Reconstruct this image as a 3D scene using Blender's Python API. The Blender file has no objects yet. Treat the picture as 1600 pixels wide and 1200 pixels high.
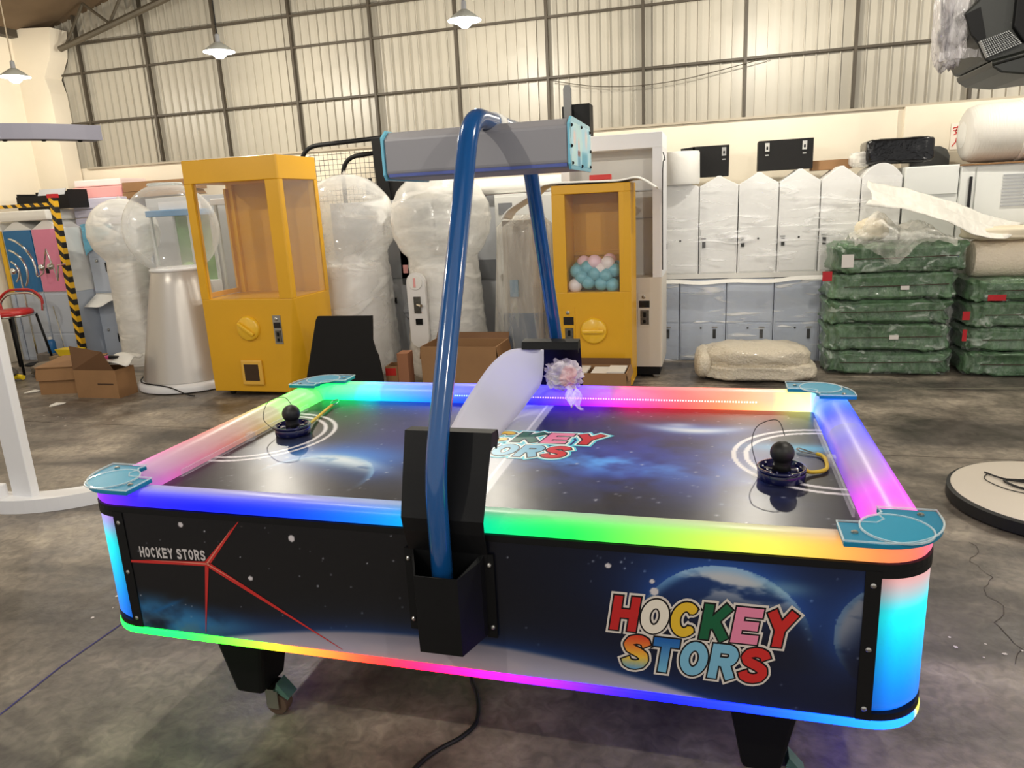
import bpy, bmesh, math, random
import numpy as np
from mathutils import Vector, Matrix
random.seed(7)
rng = np.random.default_rng(5)
PI = math.pi
S = bpy.context.scene
COL = S.collection

# ------------------------------------------------------------------ camera, world, exposure
cam = bpy.data.cameras.new('camera'); co = bpy.data.objects.new('camera', cam); COL.objects.link(co)
cam.sensor_width = 36; cam.lens = 25.461; cam.clip_start = 0.05
_r = Vector((0.9636076, 0.26265867, -0.04970724)); _u = Vector((-0.01718137, 0.24641493, 0.96901212)); _f = Vector((-0.26676804, 0.93289341, -0.24196014))
M4 = Matrix(((_r.x, _u.x, -_f.x, 0.60441612), (_r.y, _u.y, -_f.y, -2.0613377), (_r.z, _u.z, -_f.z, 1.47670858), (0, 0, 0, 1)))
co.matrix_world = M4
S.camera = co
S.view_settings.view_transform = 'Standard'; S.view_settings.look = 'None'
S.view_settings.gamma = 1; S.view_settings.use_curve_mapping = False
S.view_settings.exposure = 0.36
W = bpy.data.worlds.new('daylight'); S.world = W; W.use_nodes = True
W.node_tree.nodes['Background'].inputs[0].default_value = (1.0, 0.975, 0.95, 1)
W.node_tree.nodes['Background'].inputs[1].default_value = 0.52
S.cycles.use_denoising = True
S.cycles.transparent_max_bounces = 24
LAMP_POWER = 66

# ------------------------------------------------------------------ helpers
def lin(c):
    c = [x / 255 for x in c[:3]]
    return tuple(x / 12.92 if x <= .04045 else ((x + .055) / 1.055) ** 2.4 for x in c)
def l4(c): return lin(c) + (1,)
def nplin(a):
    a = np.asarray(a, float) / 255
    return np.where(a <= .04045, a / 12.92, ((a + .055) / 1.055) ** 2.4)

_M = {}
def mat(name, col=(200, 200, 200), rough=.5, metal=0, var=0, vs=6, bump=0, bs=40, coat=0, spec=.5, emit=None, es=0, attr=False, eattr=False, stretch=None, fold_shade=None, world=False):
    if name in _M: return _M[name]
    m = bpy.data.materials.new(name); m.use_nodes = True; nt = m.node_tree; N = nt.nodes; L = nt.links
    b = N['Principled BSDF']
    b.inputs['Base Color'].default_value = l4(col); b.inputs['Roughness'].default_value = rough
    b.inputs['Metallic'].default_value = metal; b.inputs['Specular IOR Level'].default_value = spec
    b.inputs['Coat Weight'].default_value = coat; b.inputs['Coat Roughness'].default_value = .08
    mp = N.new('ShaderNodeMapping')
    if world: L.new(N.new('ShaderNodeNewGeometry').outputs['Position'], mp.inputs[0])
    else: L.new(N.new('ShaderNodeTexCoord').outputs['Object'], mp.inputs[0])
    if stretch: mp.inputs['Scale'].default_value = stretch
    if attr or eattr:
        a = N.new('ShaderNodeAttribute'); a.attribute_name = 'Col'
        if attr: L.new(a.outputs['Color'], b.inputs['Base Color'])
        if eattr == 'white': L.new(a.outputs['Alpha'], b.inputs['Base Color'])
        if eattr:
            L.new(a.outputs['Color'], b.inputs['Emission Color']); b.inputs['Emission Strength'].default_value = es
    if emit:
        b.inputs['Emission Color'].default_value = l4(emit); b.inputs['Emission Strength'].default_value = es
    if var:
        n = N.new('ShaderNodeTexNoise'); n.inputs['Scale'].default_value = vs; n.inputs['Detail'].default_value = 6
        L.new(mp.outputs[0], n.inputs[0])
        x = N.new('ShaderNodeMix'); x.data_type = 'RGBA'
        d = fold_shade if fold_shade else tuple(c * (1 - var) for c in col)
        x.inputs[6].default_value = l4(d); x.inputs[7].default_value = l4(tuple(min(255, c * (1 + var * .4)) for c in col))
        L.new(n.outputs[0], x.inputs[0]); L.new(x.outputs[2], b.inputs['Base Color'])
    if bump:
        n2 = N.new('ShaderNodeTexNoise'); n2.inputs['Scale'].default_value = bs; n2.inputs['Detail'].default_value = 5
        L.new(mp.outputs[0], n2.inputs[0])
        bp = N.new('ShaderNodeBump'); bp.inputs['Strength'].default_value = bump; bp.inputs['Distance'].default_value = .02
        L.new(n2.outputs[0], bp.inputs['Height']); L.new(bp.outputs[0], b.inputs['Normal'])
    _M[name] = m; return m

def film(name, col=(235, 235, 232), dens=.3, rough=.12, bump=.6, bs=14, stretch=(1, 1, 2.5), dvar=.25, spec=.5, face=.45, crease_glint=0, cs=(2, 2, 14)):
    """thin clear plastic: part see-through, part glossy white skin, wrinkled"""
    if name in _M: return _M[name]
    m = bpy.data.materials.new(name); m.use_nodes = True; nt = m.node_tree; N = nt.nodes; L = nt.links
    b = N['Principled BSDF']; out = N['Material Output']
    b.inputs['Base Color'].default_value = l4(col); b.inputs['Roughness'].default_value = rough; b.inputs['Specular IOR Level'].default_value = spec
    t = N.new('ShaderNodeBsdfTransparent'); mx = N.new('ShaderNodeMixShader')
    tc = N.new('ShaderNodeNewGeometry'); mp = N.new('ShaderNodeMapping'); mp.inputs['Scale'].default_value = stretch
    L.new(tc.outputs['Position'], mp.inputs[0])
    n = N.new('ShaderNodeTexNoise'); n.inputs['Scale'].default_value = bs; n.inputs['Detail'].default_value = 4; n.inputs['Distortion'].default_value = .8
    L.new(mp.outputs[0], n.inputs[0])
    bp = N.new('ShaderNodeBump'); bp.inputs['Strength'].default_value = bump; bp.inputs['Distance'].default_value = .03
    L.new(n.outputs[0], bp.inputs['Height']); L.new(bp.outputs[0], b.inputs['Normal'])
    lw = N.new('ShaderNodeLayerWeight'); lw.inputs[0].default_value = .35
    r = N.new('ShaderNodeMapRange'); r.inputs[1].default_value = .42; r.inputs[2].default_value = .68
    r.inputs[3].default_value = dens; r.inputs[4].default_value = min(1, dens + dvar)
    L.new(n.outputs[0], r.inputs[0])
    ad = N.new('ShaderNodeMath'); ad.operation = 'MULTIPLY_ADD'; ad.inputs[1].default_value = face; ad.use_clamp = True
    L.new(lw.outputs['Facing'], ad.inputs[0]); L.new(r.outputs[0], ad.inputs[2])
    fac = ad.outputs[0]
    if crease_glint:  # white crease streaks, also putting highlight glints into the film's opacity
        m2 = N.new('ShaderNodeMapping'); m2.inputs['Scale'].default_value = cs; m2.inputs['Rotation'].default_value = (.12, .16, .1); L.new(tc.outputs['Position'], m2.inputs[0])
        n2 = N.new('ShaderNodeTexNoise'); n2.inputs['Scale'].default_value = 2.2; n2.inputs['Detail'].default_value = 1.5; n2.inputs['Distortion'].default_value = .9; L.new(m2.outputs[0], n2.inputs[0])
        r2 = N.new('ShaderNodeMapRange'); r2.inputs[1].default_value = .60; r2.inputs[2].default_value = .70; r2.inputs[3].default_value = 0; r2.inputs[4].default_value = crease_glint; L.new(n2.outputs[0], r2.inputs[0])
        a2 = N.new('ShaderNodeMath'); a2.operation = 'ADD'; a2.use_clamp = True; L.new(fac, a2.inputs[0]); L.new(r2.outputs[0], a2.inputs[1]); fac = a2.outputs[0]
    L.new(fac, mx.inputs[0]); L.new(t.outputs[0], mx.inputs[1]); L.new(b.outputs[0], mx.inputs[2]); L.new(mx.outputs[0], out.inputs[0])
    _M[name] = m; return m

class MB:
    def __init__(s): s.v = []; s.f = []; s.m = []; s.c = []
    def add(s, vs, fs, mi=0, col=None):
        o = len(s.v); s.v += [tuple(p) for p in vs]; s.f += [tuple(o + i for i in f) for f in fs]; s.m += [mi] * len(fs)
        s.c += [col or (1, 1, 1)] * len(vs) if not (col and isinstance(col[0], (tuple, list))) else list(col)
        return s
    def box(s, x0, y0, z0, x1, y1, z1, mi=0, col=None):
        return s.add([(x0, y0, z0), (x1, y0, z0), (x1, y1, z0), (x0, y1, z0), (x0, y0, z1), (x1, y0, z1), (x1, y1, z1), (x0, y1, z1)],
                     [(0, 3, 2, 1), (4, 5, 6, 7), (0, 1, 5, 4), (1, 2, 6, 5), (2, 3, 7, 6), (3, 0, 4, 7)], mi, col)
    def frus(s, bot, zb, top, zt, mi=0):
        """loft between two rectangles (x0,y0,x1,y1)"""
        x0, y0, x1, y1 = bot; a0, b0, a1, b1 = top
        return s.add([(x0, y0, zb), (x1, y0, zb), (x1, y1, zb), (x0, y1, zb), (a0, b0, zt), (a1, b0, zt), (a1, b1, zt), (a0, b1, zt)],
                     [(0, 3, 2, 1), (4, 5, 6, 7), (0, 1, 5, 4), (1, 2, 6, 5), (2, 3, 7, 6), (3, 0, 4, 7)], mi)
    def prism(s, poly, a, b, ax='z', mi=0, col=None):
        n = len(poly)
        def P(p, t):
            if ax == 'z': return (p[0], p[1], t)
            if ax == 'y': return (p[0], t, p[1])
            return (t, p[0], p[1])
        vs = [P(p, a) for p in poly] + [P(p, b) for p in poly]
        fs = [tuple(range(n))[::-1], tuple(range(n, 2 * n))] + [(i, (i + 1) % n, n + (i + 1) % n, n + i) for i in range(n)]
        return s.add(vs, fs, mi, col)
    def lathe(s, prof, c=(0, 0, 0), n=24, ax='z', mi=0, wob=0, seed=0):
        vs = []; fs = []; k = len(prof)
        rr = random.Random(seed)
        for r, z in prof:
            for i in range(n):
                t = 2 * PI * i / n; q = r * (1 + (rr.random() - .5) * wob)
                if ax == 'z': vs.append((c[0] + q * math.cos(t), c[1] + q * math.sin(t), c[2] + z))
                elif ax == 'y': vs.append((c[0] + q * math.cos(t), c[1] + z, c[2] + q * math.sin(t)))
                else: vs.append((c[0] + z, c[1] + q * math.cos(t), c[2] + q * math.sin(t)))
        for j in range(k - 1):
            for i in range(n):
                fs.append((j * n + i, j * n + (i + 1) % n, (j + 1) * n + (i + 1) % n, (j + 1) * n + i))
        if prof[0][0] > 1e-4: fs.append(tuple(range(n))[::-1])
        if prof[-1][0] > 1e-4: fs.append(tuple(range((k - 1) * n, k * n)))
        return s.add(vs, fs, mi)
    def sph(s, c, r, n=16, k=10, sc=(1, 1, 1), mi=0, noise=0, seed=0, fr=3):
        vs = []; fs = []
        for j in range(k + 1):
            ph = PI * j / k
            for i in range(n):
                t = 2 * PI * i / n
                d = np.array([math.sin(ph) * math.cos(t), math.sin(ph) * math.sin(t), -math.cos(ph)])
                q = r * (1 + (noise * n3(d * fr, seed) if noise else 0))
                vs.append((c[0] + d[0] * q * sc[0], c[1] + d[1] * q * sc[1], c[2] + d[2] * q * sc[2]))
        for j in range(k):
            for i in range(n): fs.append((j * n + i, j * n + (i + 1) % n, (j + 1) * n + (i + 1) % n, (j + 1) * n + i))
        return s.add(vs, fs, mi)
    def tube(s, pts, r, n=10, closed=False, mi=0):
        P = [Vector(p) for p in pts]; k = len(P); vs = []; fs = []
        up = None
        for i in range(k):
            a = P[i - 1] if (i or closed) else P[0]; b = P[(i + 1) % k] if (i < k - 1 or closed) else P[-1]
            t = (b - a).normalized()
            if up is None:
                up = Vector((0, 0, 1)) if abs(t.z) < .9 else Vector((1, 0, 0))
            e1 = (up - t * up.dot(t)).normalized(); e2 = t.cross(e1); up = e1
            rr = r[i] if isinstance(r, (list, tuple)) else r
            for j in range(n):
                w = 2 * PI * j / n; vs.append(P[i] + e1 * rr * math.cos(w) + e2 * rr * math.sin(w))
        m = k if closed else k - 1
        for i in range(m):
            for j in range(n):
                fs.append((i * n + j, i * n + (j + 1) % n, ((i + 1) % k) * n + (j + 1) % n, ((i + 1) % k) * n + j))
        if not closed: fs += [tuple(range(n))[::-1], tuple(range((k - 1) * n, k * n))]
        return s.add(vs, fs, mi)
    def grid(s, fn, nu, nv, mi=0, colfn=None):
        vs = [fn(i / nu, j / nv) for j in range(nv + 1) for i in range(nu + 1)]
        cs = [colfn(i / nu, j / nv) for j in range(nv + 1) for i in range(nu + 1)] if colfn else None
        fs = [(j * (nu + 1) + i, j * (nu + 1) + i + 1, (j + 1) * (nu + 1) + i + 1, (j + 1) * (nu + 1) + i) for j in range(nv) for i in range(nu)]
        return s.add(vs, fs, mi, cs)
    def build(s, name, mats, parent=None, smooth=False, bevel=0, label=None, loc=None, colors=False, angle=None):
        me = bpy.data.meshes.new(name); me.from_pydata(s.v, [], s.f)
        mats = mats if isinstance(mats, (list, tuple)) else [mats]
        for m in mats: me.materials.append(m)
        if len(mats) > 1: me.polygons.foreach_set('material_index', s.m)
        if colors:
            at = me.color_attributes.new('Col', 'FLOAT_COLOR', 'POINT')
            cc = np.array([tuple(q) if len(q) == 4 else tuple(q) + (1,) for q in s.c], float); at.data.foreach_set('color', cc.ravel())
        if smooth:
            me.polygons.foreach_set('use_smooth', [True] * len(me.polygons))
            if angle: me.set_sharp_from_angle(angle=math.radians(angle))
        me.update()
        o = bpy.data.objects.new(name, me); COL.objects.link(o)
        if parent: o.parent = parent
        if loc: o.location = loc
        if bevel:
            b = o.modifiers.new('bevel', 'BEVEL'); b.width = bevel; b.segments = 2; b.limit_method = 'ANGLE'
        if label: o['label'] = label
        return o
def n3(p, seed=0):
    x, y, z = p; s = seed * 1.7
    return (math.sin(2.1 * x + 1.3 * y + s) + math.sin(1.7 * y - 2.3 * z + 2 * s) + math.sin(2.9 * z + 1.1 * x + 3 * s) + .6 * math.sin(5.3 * x - 4.1 * y + 3.7 * z + s)) / 3.6
def thing(name, label, cat, loc=(0, 0, 0), rz=0, group=None):
    o = bpy.data.objects.new(name, None); COL.objects.link(o); o.location = loc; o.rotation_euler = (0, 0, rz)
    o.empty_display_size = .1
    o['label'] = label; o['category'] = cat
    if group: o['group'] = group
    return o
def tag(o, label, cat, group=None):
    o['label'] = label; o['category'] = cat
    if group: o['group'] = group
    return o
def struct(o): o['kind'] = 'structure'; return o
def copy_thing(r, loc, label, rz=None, group=None):
    def cp(o, par):
        c = o.copy(); COL.objects.link(c)
        if par: c.parent = par
        for ch in list(o.children): cp(ch, c)
        return c
    c = cp(r, None); c.location = loc; c['label'] = label
    if rz is not None: c.rotation_euler = (0, 0, rz)
    if group: c['group'] = group
    return c
def smoothpath(pts, k=6):
    P = [Vector(p) for p in pts]; out = []
    for i in range(len(P) - 1):
        a = P[max(0, i - 1)]; b = P[i]; c = P[i + 1]; d = P[min(len(P) - 1, i + 2)]
        for j in range(k):
            t = j / k
            out.append(.5 * ((2 * b) + (c - a) * t + (2 * a - 5 * b + 4 * c - d) * t * t + (3 * b - a - 3 * c + d) * t ** 3))
    out.append(P[-1]); return out

# value noise for the prints
def vn(x, y, seed=0):
    r = np.random.default_rng(seed); T = r.random((64, 64))
    xi = np.floor(x).astype(int); yi = np.floor(y).astype(int); fx = x - xi; fy = y - yi
    fx = fx * fx * (3 - 2 * fx); fy = fy * fy * (3 - 2 * fy)
    g = lambda a, b: T[a % 64, b % 64]
    return (g(xi, yi) * (1 - fx) + g(xi + 1, yi) * fx) * (1 - fy) + (g(xi, yi + 1) * (1 - fx) + g(xi + 1, yi + 1) * fx) * fy
def fbm(x, y, seed=0, o=5):
    t = 0; a = .5
    for i in range(o): t = t + a * vn(x * 2 ** i, y * 2 ** i, seed + i); a *= .5
    return t
def sstep(a, b, x):
    t = np.clip((x - a) / (b - a), 0, 1); return t * t * (3 - 2 * t)
def mixc(c, d, w): return c * (1 - w[..., None]) + np.asarray(d, float) * w[..., None]
def print_grid(name, nx, ny, x0, y0, x1, y1, colfn, place, m, parent):
    xs = np.linspace(x0, x1, nx); ys = np.linspace(y0, y1, ny); X, Y = np.meshgrid(xs, ys)
    C = nplin(np.clip(colfn(X, Y), 0, 255))
    b = MB(); b.v = [place(x, y) for y in ys for x in xs]
    b.f = [(j * nx + i, j * nx + i + 1, (j + 1) * nx + i + 1, (j + 1) * nx + i) for j in range(ny - 1) for i in range(nx - 1)]
    b.m = [0] * len(b.f); b.c = C.reshape(-1, 3)
    return b.build(name, m, parent, colors=True)

# block lettering made of strokes
def arc(cx, cy, rx, ry, a0, a1, n=18): return [(cx + rx * math.cos(math.radians(a0 + (a1 - a0) * i / n)), cy + ry * math.sin(math.radians(a0 + (a1 - a0) * i / n))) for i in range(n + 1)]
LET = {
 'H': [[(.14, 0), (.14, 1)], [(.66, 0), (.66, 1)], [(.14, .5), (.66, .5)]],
 'O': [arc(.4, .5, .27, .37, 0, 360, 30)],
 'C': [arc(.4, .5, .27, .37, 42, 318, 24)],
 'K': [[(.14, 0), (.14, 1)], [(.2, .38), (.68, .97)], [(.33, .56), (.70, .03)]],
 'E': [[(.14, 0), (.14, 1)], [(.14, .125), (.74, .125)], [(.14, .5), (.68, .5)], [(.14, .875), (.74, .875)]],
 'Y': [[(.4, .48), (.10, .97)], [(.4, .48), (.70, .97)], [(.4, .5), (.4, 0)]],
 'S': [[(.69, .70), (.63, .82), (.50, .875), (.36, .88), (.20, .83), (.13, .72), (.19, .61), (.33, .55), (.50, .49), (.64, .40), (.67, .28), (.60, .17), (.44, .12), (.30, .125), (.17, .18), (.11, .30)]],
 'T': [[(.02, .875), (.78, .875)], [(.4, 0), (.4, .9)]],
 'R': [[(.14, 0), (.14, 1)], [(.14, .88), (.44, .88)] + arc(.46, .69, .19, .19, 90, -90, 10) + [(.14, .5)], [(.42, .5), (.66, .03)]],
}
def letter(mb, ch, place, w, layers):
    """layers: (extra, height, colour or function of (u,v))"""
    tiny = 0
    for ex, lift, colr in layers:
        hw = w / 2 + ex
        def put(poly):
            nonlocal tiny
            tiny += 1   # every stroke a hair above the last one, so no two faces share a plane
            cols = [lin(colr(*p)) if callable(colr) else lin(colr) for p in poly]
            mb.add([place(p[0], p[1], lift + tiny * 3e-6) for p in poly], [tuple(range(len(poly)))], 0, cols)
        for st in LET[ch]:
            closed = len(st) > 2 and abs(st[0][0] - st[-1][0]) + abs(st[0][1] - st[-1][1]) < 1e-6
            for k_, (a, b) in enumerate(zip(st[:-1], st[1:])):
                dx, dy = b[0] - a[0], b[1] - a[1]; l = math.hypot(dx, dy) or 1; dx /= l; dy /= l
                e0 = ex if k_ == 0 and not closed else 0; e1 = ex if k_ == len(st) - 2 and not closed else 0
                a2 = (a[0] - dx * e0, a[1] - dy * e0); b2 = (b[0] + dx * e1, b[1] + dy * e1)
                put([(a2[0] + dy * hw, a2[1] - dx * hw), (b2[0] + dy * hw, b2[1] - dx * hw), (b2[0] - dy * hw, b2[1] + dx * hw), (a2[0] - dy * hw, a2[1] + dx * hw)])
            if len(st) > 2:
                for q in (st[:-1] if closed else st[1:-1]):
                    put([(q[0] + hw * math.cos(2 * PI * i / 14), q[1] + hw * math.sin(2 * PI * i / 14)) for i in range(14)])
RED = (190, 40, 38); 
def grad3(u, v): 
    t = max(0, min(1, v)); a, b, c = (210, 60, 40), (235, 190, 60), (90, 150, 190)
    return tuple(b[i] + (a[i] - b[i]) * (t - .35) / .65 if t > .35 else c[i] + (b[i] - c[i]) * t / .35 for i in range(3))
def grad2(u, v): return tuple(a + (b - a) * max(0, min(1, v)) for a, b in zip((110, 175, 205), (25, 90, 165)))
FILL = [(190, 38, 38), (232, 222, 205), (222, 180, 48), (20, 92, 58), (226, 130, 160), (195, 40, 38)], [grad3, grad2, (120, 178, 205), (120, 178, 205), (200, 42, 40)]
def logo(parent, x0, x1, zt0, zt1, x2, x3, zs0, zs1, place3, m, glow=False):
    for word, fills, (a, b, lo, hi) in (('HOCKEY', FILL[0], (x0, x1, zt0, zt1)), ('STORS', FILL[1], (x2, x3, zs0, zs1))):
        n = len(word); w = (b - a) / (n * .86); h = hi - lo
        for i, ch in enumerate(word):
            mb = MB(); ox = a + i * w * .86
            def pl(u, v, lift, ox=ox, w=w, h=h, lo=lo): return place3(ox + (u + .17 * (v - .5)) * w, lo + v * h, lift)
            if glow: letter(mb, ch, pl, .25, [(.16, .0003, (90, 205, 225)), (.10, .0006, (235, 240, 235)), (.045, .0009, (20, 20, 24)), (0, .0012, fills[i])])
            else: letter(mb, ch, pl, .25, [(.105, .0006, (215, 205, 195)), (.045, .0011, (18, 14, 18)), (0, .0016, fills[i])])
            mb.build('printed_letter', m, parent, colors=True)

# ------------------------------------------------------------------ materials
WHITE = mat('white_paint', (232, 232, 234), .35)
BLACKM = mat('black_powder_coat', (12, 12, 13), .55, spec=.25)
BLACKP = mat('black_panel', (22, 21, 21), .65, spec=.25)
BLUETUBE = mat('blue_tube_enamel', (20, 78, 138), .16, coat=.6)
CHROME = mat('chrome', (205, 205, 200), .15, 1)
STEEL = mat('steel_bolt', (180, 178, 172), .3, 1)
PRINT = mat('glossy_print', rough=.32, attr=True, spec=.4)
PRINTTOP = mat('playing_surface_print', rough=.30, attr=True, spec=.34, bump=.05, bs=6)
GLOW = mat('led_diffuser', (95, 95, 100), .3, eattr='white', es=1.0, spec=.12)
GLOWPANEL = mat('led_panel', (30, 34, 36), .3, eattr=True, es=1.0, spec=.3)
CYANACR = mat('cyan_acrylic', (30, 124, 158), .35, spec=.2)
CLEAR = film('clear_acrylic', (225, 240, 245), .25, .05, 0, 5, dvar=.02)
GLASS = film('window_glass', (235, 235, 230), .03, .03, 0, 5, dvar=.01, face=.12)
YEL = mat('yellow_sheet_metal', (222, 166, 30), .38, var=.06, vs=2)
YELD = mat('yellow_inside', (205, 150, 40), .5)
SILV = mat('silver_paint', (198, 193, 187), .34, .35)
WRAP = film('stretch_wrap', (246, 245, 242), .10, .10, .3, 4, (1, 1, 1.5), .2, face=.55, crease_glint=.6, cs=(1, 1, 2))
WRAPD = film('dense_stretch_wrap', (244, 242, 236), .30, .14, .35, 4, (1, 1, 2), .28, face=.5, crease_glint=.5, cs=(1, 1, 3))
WRAPL = film('locker_wrap', (255, 255, 255), .04, .08, .5, 5, (1, 1, 2), .10, face=.12, crease_glint=.85, cs=(1.2, 1.2, 7))
BUBBLE = film('clear_bubble', (240, 242, 242), .05, .04, .03, 3, dvar=.04, face=.6)
LOCKW = mat('white_locker_paint', (234, 234, 232), .4)
LOCKB = mat('blue_grey_locker_paint', (190, 199, 214), .4)
GREYCAB = mat('grey_cabinet_paint', (178, 180, 184), .42)
GAP = mat('dark_gap', (40, 42, 46), .7)
FOAM = mat('white_foam', (236, 234, 228), .75, var=.05, bump=.1, bs=30)
FOAMP = mat('pink_foam', (236, 168, 165), .8, var=.06)
FOAML = mat('lilac_foam', (212, 208, 226), .75, var=.08, stretch=(1, 1, 12))
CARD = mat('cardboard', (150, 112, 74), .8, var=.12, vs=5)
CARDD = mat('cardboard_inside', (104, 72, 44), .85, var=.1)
DARKW = mat('dark_window', (24, 20, 20), .25)
PLASTER = mat('plaster_wall', (236, 226, 206), .85, var=.08, vs=1.3, bump=.12, bs=9)
BUMPER = mat('black_rubber', (16, 16, 17), .55)
REDP = mat('red_paint', (190, 42, 36), .45)
GREEN = None

# ------------------------------------------------------------------ floor and room
def concrete():
    m = bpy.data.materials.new('concrete'); m.use_nodes = True; nt = m.node_tree; N = nt.nodes; L = nt.links; b = N['Principled BSDF']
    ge = N.new('ShaderNodeNewGeometry')
    def noise(sc, det, dist=0, stretch=None):
        n = N.new('ShaderNodeTexNoise'); n.inputs['Scale'].default_value = sc; n.inputs['Detail'].default_value = det; n.inputs['Distortion'].default_value = dist
        if stretch:
            mp = N.new('ShaderNodeMapping'); mp.inputs['Scale'].default_value = stretch; mp.inputs['Rotation'].default_value = (0, 0, .35)
            L.new(ge.outputs['Position'], mp.inputs[0]); L.new(mp.outputs[0], n.inputs[0])
        else: L.new(ge.outputs['Position'], n.inputs[0])
        return n
    a = noise(.9, 8, .6, (1, 2.2, 1)); c = noise(4, 9, .4); d = noise(45, 4); g = noise(22, 10, .8)
    r1 = N.new('ShaderNodeValToRGB'); L.new(a.outputs[0], r1.inputs[0])
    e = r1.color_ramp.elements; e[0].position = .38; e[0].color = l4((82, 77, 72)); e[1].position = .62; e[1].color = l4((156, 147, 134))
    r2 = N.new('ShaderNodeValToRGB'); L.new(c.outputs[0], r2.inputs[0])
    e = r2.color_ramp.elements; e[0].position = .36; e[0].color = (.66, .64, .63, 1); e[1].position = .66; e[1].color = (1.18, 1.16, 1.12, 1)
    x = N.new('ShaderNodeMix'); x.data_type = 'RGBA'; x.blend_type = 'MULTIPLY'; x.inputs[0].default_value = 1
    L.new(r1.outputs[0], x.inputs[6]); L.new(r2.outputs[0], x.inputs[7]); r4 = N.new('ShaderNodeValToRGB'); L.new(g.outputs[0], r4.inputs[0])
    e = r4.color_ramp.elements; e[0].position = .34; e[0].color = (.70, .69, .70, 1); e[1].position = .66; e[1].color = (1.2, 1.19, 1.18, 1)
    x2 = N.new('ShaderNodeMix'); x2.data_type = 'RGBA'; x2.blend_type = 'MULTIPLY'; x2.inputs[0].default_value = 1
    L.new(x.outputs[2], x2.inputs[6]); L.new(r4.outputs[0], x2.inputs[7]); L.new(x2.outputs[2], b.inputs['Base Color'])
    r3 = N.new('ShaderNodeMapRange'); r3.inputs[1].default_value = .3; r3.inputs[2].default_value = .7; r3.inputs[3].default_value = .30; r3.inputs[4].default_value = .55
    L.new(c.outputs[0], r3.inputs[0]); L.new(r3.outputs[0], b.inputs['Roughness'])
    bp = N.new('ShaderNodeBump'); bp.inputs['Strength'].default_value = .12; bp.inputs['Distance'].default_value = .01
    ad = N.new('ShaderNodeMath'); L.new(c.outputs[0], ad.inputs[0]); L.new(d.outputs[0], ad.inputs[1]); L.new(ad.outputs[0], bp.inputs['Height']); L.new(bp.outputs[0], b.inputs['Normal'])
    return m
CONC = concrete()
floor = struct(MB().box(-7.5, -7, -.2, 9, 5.6, -.012).build('floor', mat('joint_dirt', (52, 44, 36), .9)))
for y0, y1 in ((-7, -2.6), (-2.6, 2.19), (2.19, 3.70), (3.70, 5.6)):
    MB().box(-7.5, y0 + .005, -.012, 9, y1 - .005, 0).build('concrete_slab', CONC, floor)
def roofz(x): return 3.72 + .233 * (x + 6.65) if x < 2.5 else 3.72 + .233 * 9.15 - .233 * (x - 2.5)
# back wall: plaster base with corrugated sheet above, steel grid in front
wb = struct(MB().box(-7.4, 5.3, 0, 9, 5.6, 2.13).build('wall_back', PLASTER))
SHEET = mat('corrugated_sheet', (180, 174, 160), .4, var=.14, vs=1.1, bump=.15, bs=3)
posts = [-6.42 + .9075 * k for k in range(17)]
for k in range(-1, 16):
    xa = posts[k] if k >= 0 else -7.4; xb = posts[k + 1]
    prof = []; n = max(1, round((xb - xa) / .1)); st = (xb - xa) / n
    for i in range(n):
        x = xa + i * st
        prof += [(x, 5.33), (x + st * .84, 5.33), (x + st * .855, 5.306), (x + st * .915, 5.306), (x + st * .93, 5.33)]
    prof.append((xb, 5.33))
    b = MB(); m_ = len(prof)
    b.add([(p[0], p[1], 2.13) for p in prof] + [(p[0], p[1], roofz(p[0])) for p in prof], [(i, i + 1, m_ + i + 1, m_ + i) for i in range(m_ - 1)])
    b.build('corrugated_sheet', SHEET, wb)
STEELD = mat('dark_steel', (70, 62, 50), .6, var=.2)
for x in posts: MB().box(x - .013, 5.255, 2.14, x + .013, 5.297, roofz(x)).build('steel_post', STEELD, wb)
for z in (2.632, 3.165, 3.47, 4.0, 4.53, 5.06):
    xs = -6.72 if z < 3.6 else -6.65 + (z - 3.72) / .233
    MB().box(xs, 5.262, z - .010, 2.5 + (2.5 - xs) if z > 3.8 else 9, 5.290, z + .010).build('girt', STEELD, wb)
MB().box(-6.6, 5.27, 2.115, 9, 5.3, 2.135).build('sill_strip', mat('sill', (176, 166, 148), .7), wb)
# left wall with a column and its haunch in the corner
wl = struct(MB().box(-7.4, -3, 0, -7.11, 5.3, 3.70).build('wall_left', PLASTER))
MB().prism([(-7.11, 0), (-6.70, 0), (-6.70, 2.95), (-6.74, 3.12), (-6.60, 3.34), (-6.54, 3.62), (-7.11, 3.66)], 5.05, 5.28, 'y').build('column', PLASTER, wl)
MB().box(-7.11, -3, 3.56, -7.0, 5.05, 3.68).build('eave_beam', STEELD, wl)
# white painted patch and pilaster on the right part of the back wall
MB().box(2.17, 5.25, 0, 9, 5.305, 2.115).build('plaster_step', PLASTER, wb)
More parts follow.
